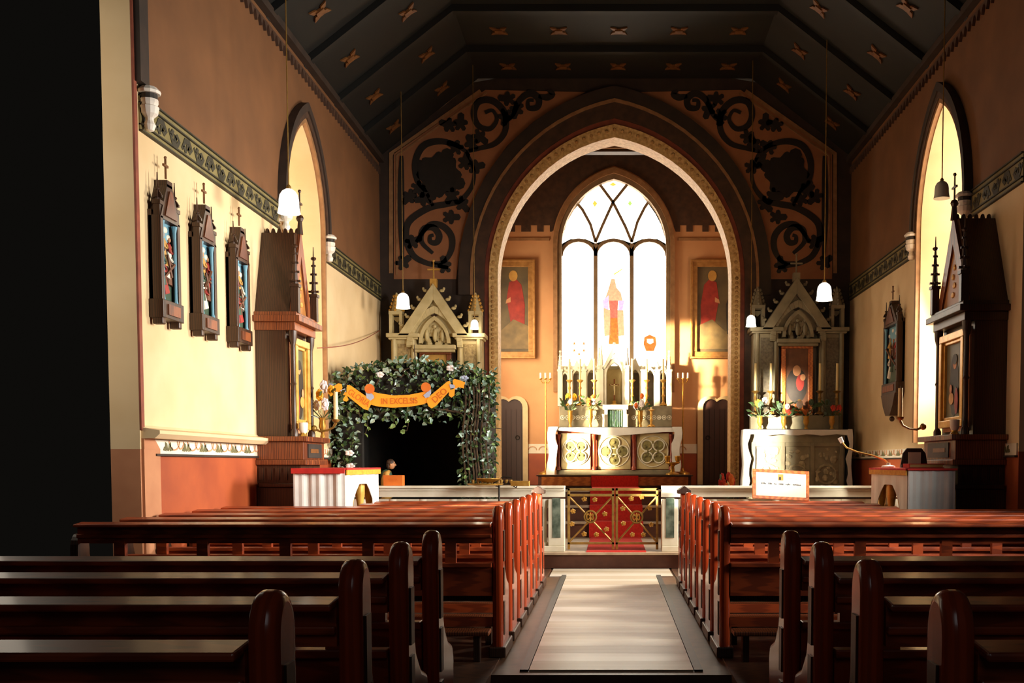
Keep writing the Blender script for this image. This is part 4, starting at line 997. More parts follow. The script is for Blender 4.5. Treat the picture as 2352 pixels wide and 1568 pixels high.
# ------------------------------------------------------------------ stations of the cross
def station(Xw, sg, yc, z0, sc, scene, label, group=None, w_=.36, extra=False):
    t = thing('station_plaque', label, 'station', (Xw, yc, z0), group=group); h = w_/2
    X = lambda a, c: (min(sg*a, sg*c), max(sg*a, sg*c))
    def bx(b, a, c, *r): p, q = X(a, c); b.box(p, q, *r); return b
    H = .60*sc
    b = B(); bx(b, 0, .03, -h, h, .12, .2+H+.06); bk = b.build('back_board', M['oak'], t)
    for s in (-1, 1):
        b = B(); bx(b, 0, .10, s*(h-.025)-.025, s*(h-.025)+.025, .06, .20+H+.02); b.build('side_post', M['oak'], t, bevel=.006)
        b = B(); bx(b, .02, .10, s*(h-.03)-.03, s*(h-.03)+.03, 0, .06); b.build('foot', M['oak'], t, bevel=.01)
        b = B(); crocket_pinnacle(b, sg*.07, s*(h-.025), .2+H+.1, .2+H+.22, .024); b.build('pinnacle', M['oak'], t)
    b = B(); bx(b, 0, .112, -h-.012, h+.012, .05, .19); pl = b.build('base_ledge', M['oak'], t, bevel=.005)
    b = B(); bx(b, .112, .12, -h+.07, h-.07, .08, .16); b.build('title_board', M['oakred'], pl)
    b = B(); x0, x1 = X(0, .10); zg = .2+H; b.prism([(-h, zg), (h, zg), (.045, zg+.28), (-.045, zg+.28)], 'x', x0, x1); g = b.build('gable', M['oak'], t)
    b = B(); x0, x1 = X(.10, .11); b.prism([(-h*.6, zg+.03), (h*.6, zg+.03), (.02, zg+.23), (-.02, zg+.23)], 'x', x0, x1); b.build('gable_panel', M['oakred'], g)
    b = B(); bx(b, 0, .10, -.05, .05, zg+.26, zg+.31); b.build('gable_cap', M['oak'], g)
    b = B(); x = sg*.07; b.cyl((x, 0, zg+.33), (x, 0, zg+.48), .009, n=5); b.box(x-.008, x+.008, -.04, .04, zg+.42, zg+.437); b.ball((x, 0, zg+.49), .013, 6, 4); b.build('cross', M['giltpaint'], t)
    # painted relief
    b = B(); bx(b, .03, .04, -h+.04, h-.04, .19, zg-.0); rl = b.build('relief_ground', [M['blue']], t)
    R = random.Random(scene); b = B(); hh = zg-.22
    def robed(y, z, ht, m, lean=0, head=6):
        ht *= 1.3
        b.T = Matrix.Translation((sg*.042, y, z)) @ Matrix.Rotation(lean, 4, 'X') @ Matrix.Diagonal((.75, 1, 1, 1))
        b.mi = m; b.lathe((0, 0, 0), [(ht*.16, 0), (ht*.13, ht*.25), (ht*.10, ht*.5), (ht*.12, ht*.70), (ht*.09, ht*.80), (ht*.035, ht*.84)], 8)
        for s_ in (-1, 1): b.tube([(sg*.01, s_*ht*.11, ht*.74), (sg*ht*.12, s_*ht*.12, ht*.56), (sg*ht*.16, s_*ht*.02, ht*.52)], ht*.035, 5)
        b.mi = head; b.ball((sg*ht*.03, 0, ht*.92), (ht*.065, ht*.06, ht*.08), 7, 5); b.T = None
    b.mi = 5
    for k in range(4): b.ball((sg*.04, -h+.08+(w_-.16)*k/3, zg-.05-.05*(k % 2)), (.010, .045, .025), 7, 4)
    b.mi = 3; bx(b, .04, .05, -h+.05, h-.05, .19, .30+hh*.15)
    iw = w_-.17
    for k, (u, v, ht, m, ln) in enumerate(((.15, .42, .20, 1, 0), (.5, .46, .20, 4, .1), (.85, .42, .20, 2, -.1), (.25, .20, .24, 3, .12), (.8, .22, .23, 1, -.15), (.5, .10, .25, 0 if scene % 2 else 2, .35), (.62, .30, .22, 2 if scene % 2 else 0, -.3))):
        robed(-h+.085+iw*((u+.13*scene) % 1), .20+hh*v, ht, m, ln)
    b.mi = 1; b.tube([(sg*.075, -h+.09, .30+hh*.1), (sg*.085, h-.09, .26+hh*(.55 if scene % 2 else .40))], .012, 5); b.tube([(sg*.08, -.02, .26+hh*.5), (sg*.08, .05, .30+hh*.15)], .010, 5)
    b.build('relief_figures', [M['pw'], M['pb'], M['pr'], M['pg'], M['py'], M['pw'], M['skin']], rl, smooth=True)
    for s in (-1, 1):
        b = B(); b.lathe((sg*.08, s*(h-.065), .19), [(.022, 0), (.014, .03), (.014, H-.05), (.024, H)], 8); b.build('colonnette', M['blue'], t, smooth=True)
    if extra:
        b = B(); b.prism([(-h, .05), (h, .05), (h*.7, -.1), (.1, -.22), (-.1, -.22), (-h*.7, -.1)], 'x', *X(0, .12)); b.ball((sg*.06, 0, -.26), .035, 8, 5); b.build('corbel', M['oak'], t)
    return t
station(XL, 1, 8.17, 2.31, 1, 0, 'carved station plaque nearest the left edge, white figure at centre', 'stations of the cross on left wall')
station(XL, 1, 8.93, 2.31, 1, 1, 'middle of the three carved station plaques on the left wall', 'stations of the cross on left wall')
station(XL, 1, 9.76, 2.31, 1, 2, 'carved station plaque beside the left oak shrine', 'stations of the cross on left wall')
station(XR, -1, 13.30, 2.08, 1.18, 3, 'carved station plaque on the right wall with brightly lit panel', w_=.66, extra=True)

# ------------------------------------------------------------------ side altars
def reredos(name, cpx, dy, label, st, gilt):
    Y0 = 15.62; t = thing(name, label, 'reredos', (0, 0, 0)); P = lambda x, y: xz(cpx+x, y+dy, Y0)
    def pb(b, x0, x1, y0, y1, ya, yb): a = P(x0, y1); c = P(x1, y0); b.box(a[0], c[0], ya, yb, a[1], c[1]); return b
    base = .95
    for s in (-1, 1):
        x0, x1 = (-103, -45) if s < 0 else (49, 105)
        b = B(); a, c = P(x0, 780), P(x1, 780); b.box(a[0], c[0], Y0, Y0+.3, base, a[1]); pl = b.build('pier', st, t, bevel=.008)
        b = B(); w_ = (c[0]-a[0]); b.box(a[0]+w_*.28, c[0]-w_*.22, Y0-.01, Y0, base+.1, a[1]-.06); b.build('carved_panel', mat('carved_'+st.name, (190, 164, 112) if gilt else (118, 108, 88), (132, 110, 72) if gilt else (80, 72, 60), 26, .7, bump=1), pl)
        for q in (a[0]+w_*.13, c[0]-w_*.12):
            b = B(); b.cyl((q, Y0-.02, base), (q, Y0-.02, a[1]), .03, n=8); b.build('shaft', st, pl, smooth=True)
        b = B(); b.box(a[0]-.03, c[0]+.03, Y0-.05, Y0+.3, a[1], a[1]+.03); b.box(a[0]-.06, c[0]+.06, Y0-.08, Y0+.3, a[1]+.03, a[1]+.09); b.build('capital', st, pl, bevel=.008)
        # turret
        xc = P(-92 if s < 0 else 90, 770); zc_ = a[1]+.09; w2 = .075; zs = P(0, 722)[1]
        b = B()
        for i in (-1, 1):
            for j in (0, 1): b.box(xc[0]+i*w2-.022, xc[0]+i*w2+.022, Y0+j*.12, Y0+.044+j*.12, zc_, zs)
        b.box(xc[0]-.1, xc[0]+.1, Y0-.01, Y0+.18, zs, zs+.05); b.prism([(xc[0]-.1, zs-.02), (xc[0]+.1, zs-.02), (xc[0], zs-.1)], 'y', Y0+.13, Y0+.16)
        b.cyl((xc[0], Y0+.08, zs+.05), (xc[0], Y0+.08, P(0, 670)[1]), .085, .012, 8); b.build('turret', st, t)
        b = B()
        for k in range(5):
            z = zs+.07+(P(0, 670)[1]-zs-.07)*k/5; r = .10-.016*k
            for q in range(4): b.ball((xc[0]+r*cos(q*pi/2), Y0+.08+r*sin(q*pi/2), z), (.022, .02, .026), 5, 4)
        b.build('crockets', M['gold'] if gilt else st, t)['kind'] = 'stuff'
    # gable
    ap = P(-5, 652); gl_, gr_ = P(-86, 772), P(76, 772); gi0, gi1, gia = P(-55, 772), P(46, 772), P(-4, 700)
    b = B(); b.strip([gl_, ap, gr_], [(gl_[0]+.16, gl_[1]), (ap[0], ap[1]-.24), (gr_[0]-.16, gr_[1])], 'y', Y0-.08, Y0+.1); b.build('gable_coping', st, t, bevel=.006)
    b = B(); b.prism([(gl_[0]+.12, gl_[1]), (gr_[0]-.12, gr_[1]), (ap[0], ap[1]-.2)], 'y', Y0+.02, Y0+.12); tm = b.build('gable_field', st, t)
    b = B(); b.torus((ap[0], Y0+.0, ap[1]-.42), .05, .015, 'y', 10, 5); b.cyl((ap[0], Y0+.01, ap[1]-.42), (ap[0], Y0+.025, ap[1]-.42), .045, n=8); b.build('trefoil', M['oak'] if gilt else M['pd'], tm)
    b = B(); b.box(ap[0]-.05, ap[0]+.05, Y0-.05, Y0+.06, ap[1]-.05, ap[1]+.07); b.cyl((ap[0], Y0, ap[1]+.07), (ap[0], Y0, ap[1]+.33), .013, .01, 6)
    b.box(ap[0]-.09, ap[0]+.09, Y0-.01, Y0+.01, ap[1]+.20, ap[1]+.222); b.ball((ap[0], Y0, ap[1]+.34), .02, 6, 4); b.build('finial_cross', M['gold'] if gilt else st, t)
    for s, g in ((-1, gl_), (1, gr_)):
        for k in range(1, 6):
            u = k/6; b = B(); x, z = g[0]+(ap[0]-g[0])*u+s*.035, g[1]+(ap[1]-g[1])*u+.03
            b.ball((x, Y0, z), (.04, .03, .025), 6, 4); b.ball((x+s*.03, Y0, z+.03), (.02, .02, .025), 6, 4); b.build('crocket', st, t)
    c = P(-2, 772); hw = c[0]-P(-48, 772)[0]; zs = P(0, 795)[1]
    b = B(); arch_band(b, c[0], zs, (hw*1.12, hw*1.62), (hw*1.40, hw*1.98), zs-.02, 'y', Y0-.06, Y0+.12, 10); b.build('outer_arch', st, t, bevel=.005)
    b = B(); arch_band(b, c[0], zs+.05, (hw*.62, hw*1.1), (hw*.78, hw*1.32), zs+.04, 'y', Y0-.05, Y0+.05, 8); b.build('inner_arch', st, t)
    b = B(); R = random.Random(3)
    for k in range(34):
        x = R.uniform(-.7, .7)*hw; z = R.uniform(.03, .12 if abs(x) > hw*.45 else .9*hw); b.ball((c[0]+x, Y0+.03, zs+z), (R.uniform(.02, .045), .035, R.uniform(.02, .06)), 6, 4)
    for x in (-.12, .0, .11): b.ball((c[0]+x, Y0+.0, zs+.16), (.035, .04, .10), 7, 5); b.ball((c[0]+x, Y0-.01, zs+.29), .028, 7, 5)
    b.build('tympanum_relief', st, t, smooth=True)['kind'] = 'stuff'
    b = B(); b.box(c[0]-hw*1.06, c[0]+hw*1.06, Y0-.12, Y0+.12, zs-.05, zs+.01); b.box(c[0]-hw, c[0]+hw, Y0-.08, Y0+.12, zs-.09, zs-.05); b.build('lintel', st, t, bevel=.006)
    b = B(); b.box(c[0]-hw, c[0]+hw, Y0+.1, Y0+.2, base, zs-.05); b.build('niche_back', M['oak'], t)
    b = B(); b.box(c[0]-hw*1.4, c[0]+hw*1.4, Y0+.2, Y0+.3, base, c[1]); b.build('back_slab', st, t)
    return t, c, hw, zs, Y0
tl, cl, hwl, zsl, YL = reredos('side_reredos', 1001, 0, 'cream stone gabled reredos rising behind the ivy crib', M['stonec'], True)
trr, crr, hwr, zsr, YRr = reredos('side_reredos', 1834, -14, 'grey stone gabled reredos above the right side altar', M['stoneg'], False)
def icon(name, c, hw, zs, Y0, zb, label, cols):
    t = thing(name, label, 'picture', (c[0], Y0+.04, (zs+zb)/2)); w_, h = hw*.8, (zs-.1-zb)/2
    b = B()
    for r in ((-w_, w_, -h, -h+.07), (-w_, w_, h-.07, h), (-w_, -w_+.07, -h+.07, h-.07), (w_-.07, w_, -h+.07, h-.07)): b.box(r[0], r[1], -.03, .05, r[2], r[3])
    f = b.build('frame', cols[0], t, bevel=.008)
    lay = [0]; b = B(); b.box(-w_+.07, w_-.07, 0, .03, -h+.07, h-.07)
    def bl(m, x, z, rx, rz): b.mi = m; lay[0] += .0025; b.prism([(x+rx*cos(2*pi*k/14), z+rz*sin(2*pi*k/14)) for k in range(14)], 'y', -lay[0], .001)
    bl(1, 0, -.1, .16, .26); bl(2, .0, .12, .06, .08); bl(3, .05, -.06, .06, .12); bl(2, .09, .02, .04, .05)
    b.build('painted_panel', [M['py'] if cols[0] is M['oakred'] else M['pb'], M['pd'], M['skin'], M['pr']], t); return t
icon('altar_picture', cl, hwl, zsl, YL, 1.7, 'reddish framed picture in the niche behind the ivy crib', [M['oakred']])
icon('altar_picture', crr, hwr, zsr, YRr, 1.95, 'dark icon of mother and child in a wooden frame above right altar', [M['framewood']])
def side_altar(x0, x1, label, clothlab, sty):
    t = thing('side_altar', label, 'altar', (0, 0, 0)); z = 1.74
    b = B(); b.box(x0-.05, x1+.04, 15.03, 15.5, .415, .6); b.build('altar_plinth', M['stoneg'], t)
    b = B(); b.box(x0+.08, x1-.08, 15.12, 15.5, .6, z-.06); bo = b.build('altar_body', sty, t)
    b = B(); b.box(x0+.05, x1-.05, 15.06, 15.5, z-.06, z-.002); b.build('table_slab', sty, t, bevel=.008)
    b = B(); a = x0+.10; c = x1-.10
    for r in ((a, c, 1.5, 1.56), (a, c, .68, .74)): b.box(r[0], r[1], 15.095, 15.12, r[2], r[3])
    for k in range(4): q = a+(c-a-.06)*k/3; b.box(q, q+.06, 15.09, 15.12, .68, 1.56)
    b.build('front_framing', sty, bo, bevel=.005)
    for k in range(3):
        q0 = a+.06+(c-a-.06)*k/3; q1 = q0+(c-a-.06)/3-.06; m_ = (q0+q1)/2; b = B(); R = random.Random(k)
        for j in range(26): b.ball((R.uniform(q0+.03, q1-.03), 15.115, R.uniform(.78, 1.46)), (R.uniform(.02, .05), .018, R.uniform(.02, .05)), 6, 4)
        b.torus((m_, 15.11, 1.1), (q1-q0)*.38, .018, 'y', 14, 5); b.build('carved_panel', mat('weathered_carving', (206, 192, 156), (120, 110, 90), 9, .7), bo)['kind'] = 'stuff'
    b = B(); n = 14
    top = [(x0+(x1-x0)*k/n, z+.008) for k in range(n+1)]
    b.strip([(x, z-.075+.012*sin(k*1.7)) for k, (x, _) in enumerate(top)], top, 'y', 15.02, 15.03); b.strip([(x, 15.02) for x, _ in top], [(x, 15.5) for x, _ in top], 'z', z, z+.008)
    for s, x in ((-1, x0), (1, x1)):
        pts = [(x-s*.0+s*.012*sin(v*8), z+.008-.85*v) for v in [k/8 for k in range(9)]]; b.ribbon(pts, .012, 'y', 15.02, 15.45)
        b.strip(pts, [(q[0]-s*(.06+.02*sin(i*2)), q[1]) for i, q in enumerate(pts)], 'y', 15.014, 15.024)
    tag(b.build('altar_cloth', M['cloth'], smooth=True), clothlab, 'altar cloth')
    b = B(); b.box(x0+.12, x1-.12, 15.36, 15.5, z+.008, z+.22); g = b.build('gradine', sty, t, bevel=.006)
    return z
za = side_altar(at(1718, 0, 15.05).x, at(1968, 0, 15.05).x, 'carved stone side altar on the right under a white cloth', 'white cloth on the right side altar, left end in sunlight', M['stoneg'])
side_altar(-3.35, -1.85, 'stone side altar on the left, hidden behind the ivy crib', 'white cloth on the side altar behind the crib', M['stonec'])
zg2 = za+.22
first = None
for i, (px, lab) in enumerate(((1740, 'slim candlestick at the left end of the right side altar'), (1776, 'slim candlestick left of the dark icon'), (1890, 'slim candlestick right of the dark icon'), (1930, 'slim candlestick at the right end of the right side altar'))):
    if first is None: first = candlestick('candlestick', .34, .42, M['brassdull']); o = first
    else: o = copy_tree(first)
    o.location = (at(px, 0, 15.5).x, 15.43, zg2+.003); tag(o, lab, 'candlestick', 'slim candlesticks on the right side altar')
for i, (px, cols, sd, lab) in enumerate(((1752, ['flowhite', 'floyellow', 'pg'], 21, 'dark bushy flowers at the left of the right side altar'), (1808, ['flored', 'pg', 'flowhite'], 22, 'vase with a red flower left of the icon on right altar'), (1860, ['pg', 'flowhite'], 23, 'vase of greenery right of the icon on right altar'), (1920, ['flored', 'pg', 'flored'], 24, 'dark flowers with red blooms at the right of right altar'))):
    o = vase('flower_vase', cols, .16, .045, .17, sd); o.location = (at(px, 0, 15.25).x, 15.22, za+.011); o.scale = (1, 1, 1.2); tag(o, lab, 'flowers', 'flower vases on the right side altar')
o = thing('altar_card', 'small red and gold stand below the dark icon', 'altar card', (crr[0], 15.42, zg2+.003))
b = B(); b.prism([(-.16, 0), (.16, 0), (.16, .05), (.06, .09), (.05, .17), (-.05, .17), (-.06, .09), (-.16, .05)], 'y', 0, .06); b.build('card_base', M['orangebox'], o); b = B(); b.ball((0, .0, .2), .035); b.build('knob', M['gold'], o)

# ------------------------------------------------------------------ christmas crib covered in ivy
YK = 12.95
kx = lambda px: at(px, 0, YK).x
kz = lambda py: at(1404, py, YK).z
crib = thing('christmas_crib', 'big ivy covered crib arbour with a dark cave behind the altar rail', 'crib', (0, 0, 0))
b = B(); xa, xb = -3.40, kx(1100)
b.box(xa, xb, 14.5, 14.55, .192, 2.3); b.box(xa, xa+.05, 13.0, 14.5, .192, 2.2); b.box(xb-.05, xb, 13.0, 14.5, .192, 2.2)
P = [(xa, 2.15), (xa+.3, 2.35), (xa+.8, 2.44), (xb-.6, 2.44), (xb-.2, 2.3), (xb, 2.15)]
b.strip(P, [(x, z+.05) for x, z in P], 'y', 13.0, 14.5)
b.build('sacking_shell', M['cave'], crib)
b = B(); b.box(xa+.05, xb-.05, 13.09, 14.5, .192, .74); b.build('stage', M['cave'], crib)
b = B()
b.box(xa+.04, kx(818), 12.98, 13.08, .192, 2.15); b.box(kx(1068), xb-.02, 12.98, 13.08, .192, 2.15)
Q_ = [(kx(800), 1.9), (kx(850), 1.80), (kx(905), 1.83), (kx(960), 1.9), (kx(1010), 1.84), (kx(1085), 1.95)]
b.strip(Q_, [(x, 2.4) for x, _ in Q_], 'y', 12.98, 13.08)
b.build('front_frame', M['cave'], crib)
RL = random.Random(42)
def frame_pt():
    while True:
        r = RL.random()
        if r < .27: px, py = RL.uniform(748, 826), RL.uniform(880, 1150)
        elif r < .55: px, py = RL.uniform(1056, 1140), RL.uniform(860, 1150)
        else:
            px = RL.uniform(765, 1135); top = 822+((px-950)/190)**2*40; py = top+abs(RL.gauss(0, 1))*(58)
            if py > 975: continue
        return px, py
def leaf_mesh(k):
    R = random.Random(k); L = R.uniform(.05, .085); W = L*R.uniform(.28, .42); b = B()
    pts = [(0, 0, 0), (W*.9, L*.32, .012), (W*.62, L*.7, .006), (0, L, -.012), (-W*.62, L*.7, .006), (-W*.9, L*.32, .012)]
    i = [b.P(p) for p in pts]+[b.P((0, L*.5, -.006))]
    for a in range(6): b.face((i[a], i[(a+1) % 6], i[6]))
    return b
protos = []
for k in range(9):
    me = bpy.data.meshes.new('leaf'); bb = leaf_mesh(k); me.from_pydata([tuple(v) for v in bb.v], [], bb.f)
    me.materials.append((M['leaf'], M['leaf2'], M['leaf3'])[k % 3]); protos.append(me)
def leaf_matrix(px, py, Y):
    p = at(px, py, Y)
    d = Vector((RL.gauss(0, .7), RL.gauss(-.35, .4), RL.gauss(-.25, .7))).normalized()
    n = Vector((RL.gauss(0, .5), RL.gauss(-.8, .4), RL.gauss(.5, .5))); x = d.cross(n).normalized(); z = x.cross(d)
    m = Matrix((x, d, z)).transposed().to_4x4(); m.translation = p; return m
for k in range(280):
    px, py = frame_pt(); o = bpy.data.objects.new('ivy_leaf', protos[k % 9]); COL.objects.link(o); o.parent = crib
    o.matrix_basis = leaf_matrix(px, py, RL.uniform(12.885, 12.94))
b = B(); meshes = [leaf_mesh(k) for k in range(9)]
for k in range(2900):
    px, py = frame_pt()
    if k % 9 == 0: px, py = RL.uniform(830, 1062), RL.uniform(915, 966)-8*abs(RL.gauss(0, 1))
    Y = RL.uniform(12.91, 13.1) if RL.random() < .75 else RL.uniform(13.05, 13.7)
    if Y > 13.15: py = min(py, 900)-RL.uniform(0, 10); 
    b.T = leaf_matrix(px, py, Y); q = meshes[k % 9]; base = len(b.v)
    if b.T.translation.x < XL+.08: continue
    b.mi = RL.choice((0, 0, 0, 1, 2, 2)); 
    for v in q.v: b.v.append(b.T @ v)
    for f in q.f: b.face([base+i for i in f])
b.T = None
b.build('small_ivy', [M['leaf'], M['leaf2'], M['leaf3']], crib)['kind'] = 'stuff'
b = B()
for k in range(26):
    px, py = frame_pt(); p = at(px, py, 12.95); d = Vector((RL.gauss(0, .5), RL.gauss(0, .06), RL.gauss(0, .5))); d = d.normalized()*RL.uniform(.12, .28)
    if p.x+d.x < XL+.06 or p.x < XL+.06: continue
    b.tube([p, p+d*.5+Vector((0, -.03, RL.gauss(0, .04))), p+d], [.009, .007, .004], 5)
for k in range(16):
    px, py = RL.uniform(800, 1080), RL.uniform(835, 960); p = at(px, py, 12.93); d = Vector((RL.uniform(-.3, .3), RL.uniform(-.02, .03), RL.uniform(-.10, .06)))
    b.tube([p, p+d*.5+Vector((0, 0, -.04)), p+d], [.012, .010, .006], 5)
for px in (1066, 1075, 1085, 1092, 1098, 1108, 1120): b.tube([at(px+4*sin(y), y, 12.92) for y in range(880, 1140, 26)], .012, 5)
b.build('twigs', M['twig'], crib)['kind'] = 'stuff'
for (px, ya_, yb2) in ((905, 950, 985), (935, 955, 995), (842, 955, 1000), (990, 950, 975)):
    b = B(); b.tube([at(px+3*sin(y), y, 12.95) for y in range(ya_, yb2+1, 7)], .004, 4)
    for y in range(ya_+8, yb2+1, 8):
        b.T = leaf_matrix(px+RL.uniform(-6, 6), y, 12.94); q = meshes[y % 9]; base = len(b.v); b.mi = 1
        for v in q.v: b.v.append(b.T @ v)
        for f in q.f: b.face([base+i for i in f])
        b.T = None; b.mi = 0
    b.build('ivy_trail', [M['twig'], M['leaf2']], crib)['kind'] = 'stuff'
for px, py, m in ((803, 1040, 'flowhite'), (805, 1070, 'flowhite'), (872, 860, 'flowhite'), (888, 850, 'leaf3'), (1035, 845, 'flowhite'), (1066, 868, 'bannerback')):
    b = B(); p = at(px, py, 12.9)
    for j in range(5): a = 2*pi*j/5; b.ball((p.x+.03*cos(a), p.y, p.z+.022*sin(a)), (.03, .012, .018), 6, 4)
    b.build('white_bloom', M[m], crib, smooth=True)
# banner
bn = thing('text_banner', 'orange scroll banner with Latin words strung across the ivy crib', 'banner', (0, 0, 0))
YBn = 12.855
def card(name, pts, m, off=0, th=.006): q = B(); q.prism([xz(x, y, YBn) for x, y in pts], 'y', YBn-off-th, YBn-off); return q.build(name, m, bn)
top = [(851, 897), (870, 903), (905, 908), (940, 906.5), (970, 900.5), (984, 896)]; bot = [(851, 929), (870, 933.5), (902, 936), (940, 934), (970, 929), (986, 923)]
q = B(); q.strip([xz(*p, YBn) for p in bot], [xz(*p, YBn) for p in top], 'y', YBn-.012, YBn-.006); q.build('middle_ribbon', M['banner'], bn)
card('left_ribbon', [(798, 884), (806, 885), (852, 917), (853, 928), (846, 942), (836, 939), (796, 907)], M['banner'], .014)
card('right_ribbon', [(980, 920), (985, 912), (1028, 876), (1034, 875), (1036, 882), (1034, 897), (1003, 931), (992, 938), (985, 933)], M['banner'], .014)
card('left_fold', [(840, 896), (843, 890), (851, 900), (859, 908), (860, 914), (852, 920), (843, 914)], M['bannerback'], .020)
card('right_fold', [(973, 908), (980, 902), (990, 894), (991, 903), (986, 912), (978, 914)], M['bannerback'], .020)
for cx_, cy_, nm in ((850, 893, 'left_curl'), (979, 889.5, 'right_curl')):
    b = B(); p = at(cx_, cy_, YBn); r = 11*12.85/2400; b.cyl((p.x, YBn-.04, p.z), (p.x, YBn-.012, p.z), r, n=16); b.build(nm, M['orangebox'], bn)
card('left_tail', [(757, 888), (768, 886), (778, 880), (785, 882), (787, 890), (784, 899), (776, 901), (764, 905), (760, 896)], M['banner'], .006)
card('left_tail_back', [(782, 897), (793, 892), (796, 900), (787, 900)], M['bannerback'], .02)
card('left_tail_fold', [(781, 902), (794, 897), (801, 918), (797, 922), (790, 921)], M['banner'], .008)
card('right_tail', [(1040, 874), (1044, 870), (1056, 873), (1069, 878), (1066, 886), (1066, 892), (1054, 889), (1043, 894)], M['banner'], .006)
card('right_tail_back', [(1033, 882), (1044, 884), (1046, 891), (1035, 892)], M['bannerback'], .02)
card('right_tail_fold', [(1032, 896), (1045, 892), (1044, 908), (1037, 913), (1031, 908)], M['banner'], .008)
card('end_flap', [(755, 884), (758, 879), (767, 883), (764, 888)], M['bannerback'], .004)
def text(body, c, ang, size, m, parent, name, Y, squeeze=1, axis_rot=(pi/2, 0, 0)):
    cu = bpy.data.curves.new(name, 'FONT'); cu.body = body; cu.size = size; cu.align_x = 'CENTER'; cu.align_y = 'CENTER'; cu.extrude = .0015
    tmp = bpy.data.objects.new(name, cu); COL.objects.link(tmp); bpy.context.view_layer.update()
    me = bpy.data.meshes.new_from_object(tmp.evaluated_get(bpy.context.evaluated_depsgraph_get())); bpy.data.objects.remove(tmp)
    me.materials.clear(); me.materials.append(m); me.name = name
    o = bpy.data.objects.new(name, me); COL.objects.link(o); o.parent = parent; p = at(c[0], c[1], Y)
    o.location = (p.x, Y, p.z); o.rotation_euler = (axis_rot[0], -ang, 0) if axis_rot[0] == pi/2 else axis_rot; o.scale = (squeeze, 1, 1); return o
text('GLORIA', (824, 914), -.60, .105, M['bannertext'], bn, 'lettering', YBn-.022, .8)
text('IN EXCELSIS', (917, 921), 0.02, .105, M['bannertext'], bn, 'lettering', YBn-.0145, .80)
text('DEO', (1010, 908), .72, .105, M['bannertext'], bn, 'lettering', YBn-.022, 1)
# kneeling shepherd figure
fg = thing('shepherd_figurine', 'small painted kneeling shepherd figurine leaning forward in the crib', 'figurine', (at(868, 0, 13.12).x, 13.12, .745))
def skin_body(joints, edges, radii, m, name, parent, root=0, sub=1):
    me = bpy.data.meshes.new(name); me.from_pydata(joints, edges, []); o = bpy.data.objects.new(name, me); COL.objects.link(o); o.parent = parent
    md = o.modifiers.new('skin', 'SKIN'); md.use_smooth_shade = True
    for i, r in enumerate(radii): me.skin_vertices[0].data[i].radius = (r, r) if not isinstance(r, tuple) else r
    me.skin_vertices[0].data[root].use_root = True
    s = o.modifiers.new('sub', 'SUBSURF'); s.levels = sub; s.render_levels = sub; me.materials.append(m); return o
J = [(0, 0, .16), (.02, 0, .27), (.05, 0, .36), (.075, 0, .405), (.05, -.075, .35), (.09, -.10, .27), (.16, -.05, .27), (.05, .075, .35), (.09, .10, .27), (.16, .05, .27), (.06, -.05, .09), (.0, -.055, .03), (-.13, -.055, .03), (.06, .05, .09), (.0, .055, .03), (-.13, .055, .03)]
E = [(0, 1), (1, 2), (2, 3), (2, 4), (4, 5), (5, 6), (2, 7), (7, 8), (8, 9), (0, 10), (10, 11), (11, 12), (0, 13), (13, 14), (14, 15)]
skin_body(J, E, [.075, .07, .06, .03, .035, .028, .018, .035, .028, .018, .055, .045, .03, .055, .045, .03], M['py'], 'body', fg, 0, 1)
fg.scale = (1.05, 1.05, 1.08)
b = B(); b.ball((.10, 0, .46), (.045, .04, .055), 10, 7); b.ball((.145, 0, .455), (.012, .009, .014), 6, 4)
for s in (-1, 1): b.ball((.10, s*.041, .458), (.012, .008, .016), 6, 4); b.mi = 1; b.ball((.137, s*.016, .472), (.006, .007, .005), 5, 4); b.mi = 0
b.mi = 1; b.box(.136, .143, -.012, .012, .432, .436); b.mi = 0
b.build('head', [M['skin'], M['pd']], fg, smooth=True)
b = B(); b.ball((.088, 0, .478), (.05, .048, .048), 10, 6); b.ball((.065, 0, .45), (.03, .042, .045), 8, 5); b.build('hair', M['hair'], fg, smooth=True)
b = B(); b.ball((.035, 0, .33), (.075, .08, .075), 10, 6); b.build('cape', M['pg'], fg, smooth=True)
for s in (-1, 1):
    h = B(); h.ball((.175, s*.045, .27), (.018, .011, .013), 7, 5)
    for k in range(4): h.tube([(.185, s*(.035+.006*k), .275), (.2, s*(.034+.006*k), .272), (.205, s*(.034+.006*k), .262)], [.0035, .003, .002], 5)
    h.tube([(.17, s*.034, .276), (.182, s*.026, .284)], [.004, .003], 5); h.build('hand', M['skin'], fg, smooth=True)
# orange collection box on the altar rail
o = thing('collection_box', 'bright orange collection box standing on the left altar rail', 'box', (at(893, 0, YR).x, YR, .987))
b = B(); b.box(-.118, .118, -.06, .06, 0, .125); b.build('box_body', M['orangebox'], o, bevel=.004)
b = B(); b.box(-.06, .05, -.0615, -.06, .075, .082); b.box(-.05, .04, -.0615, -.06, .055, .061); b.build('faint_lettering', M['bannertext'], o)
b = B(); b.box(-.05, .05, -.008, .008, .125, .127); b.build('coin_slot', M['pd'], o)

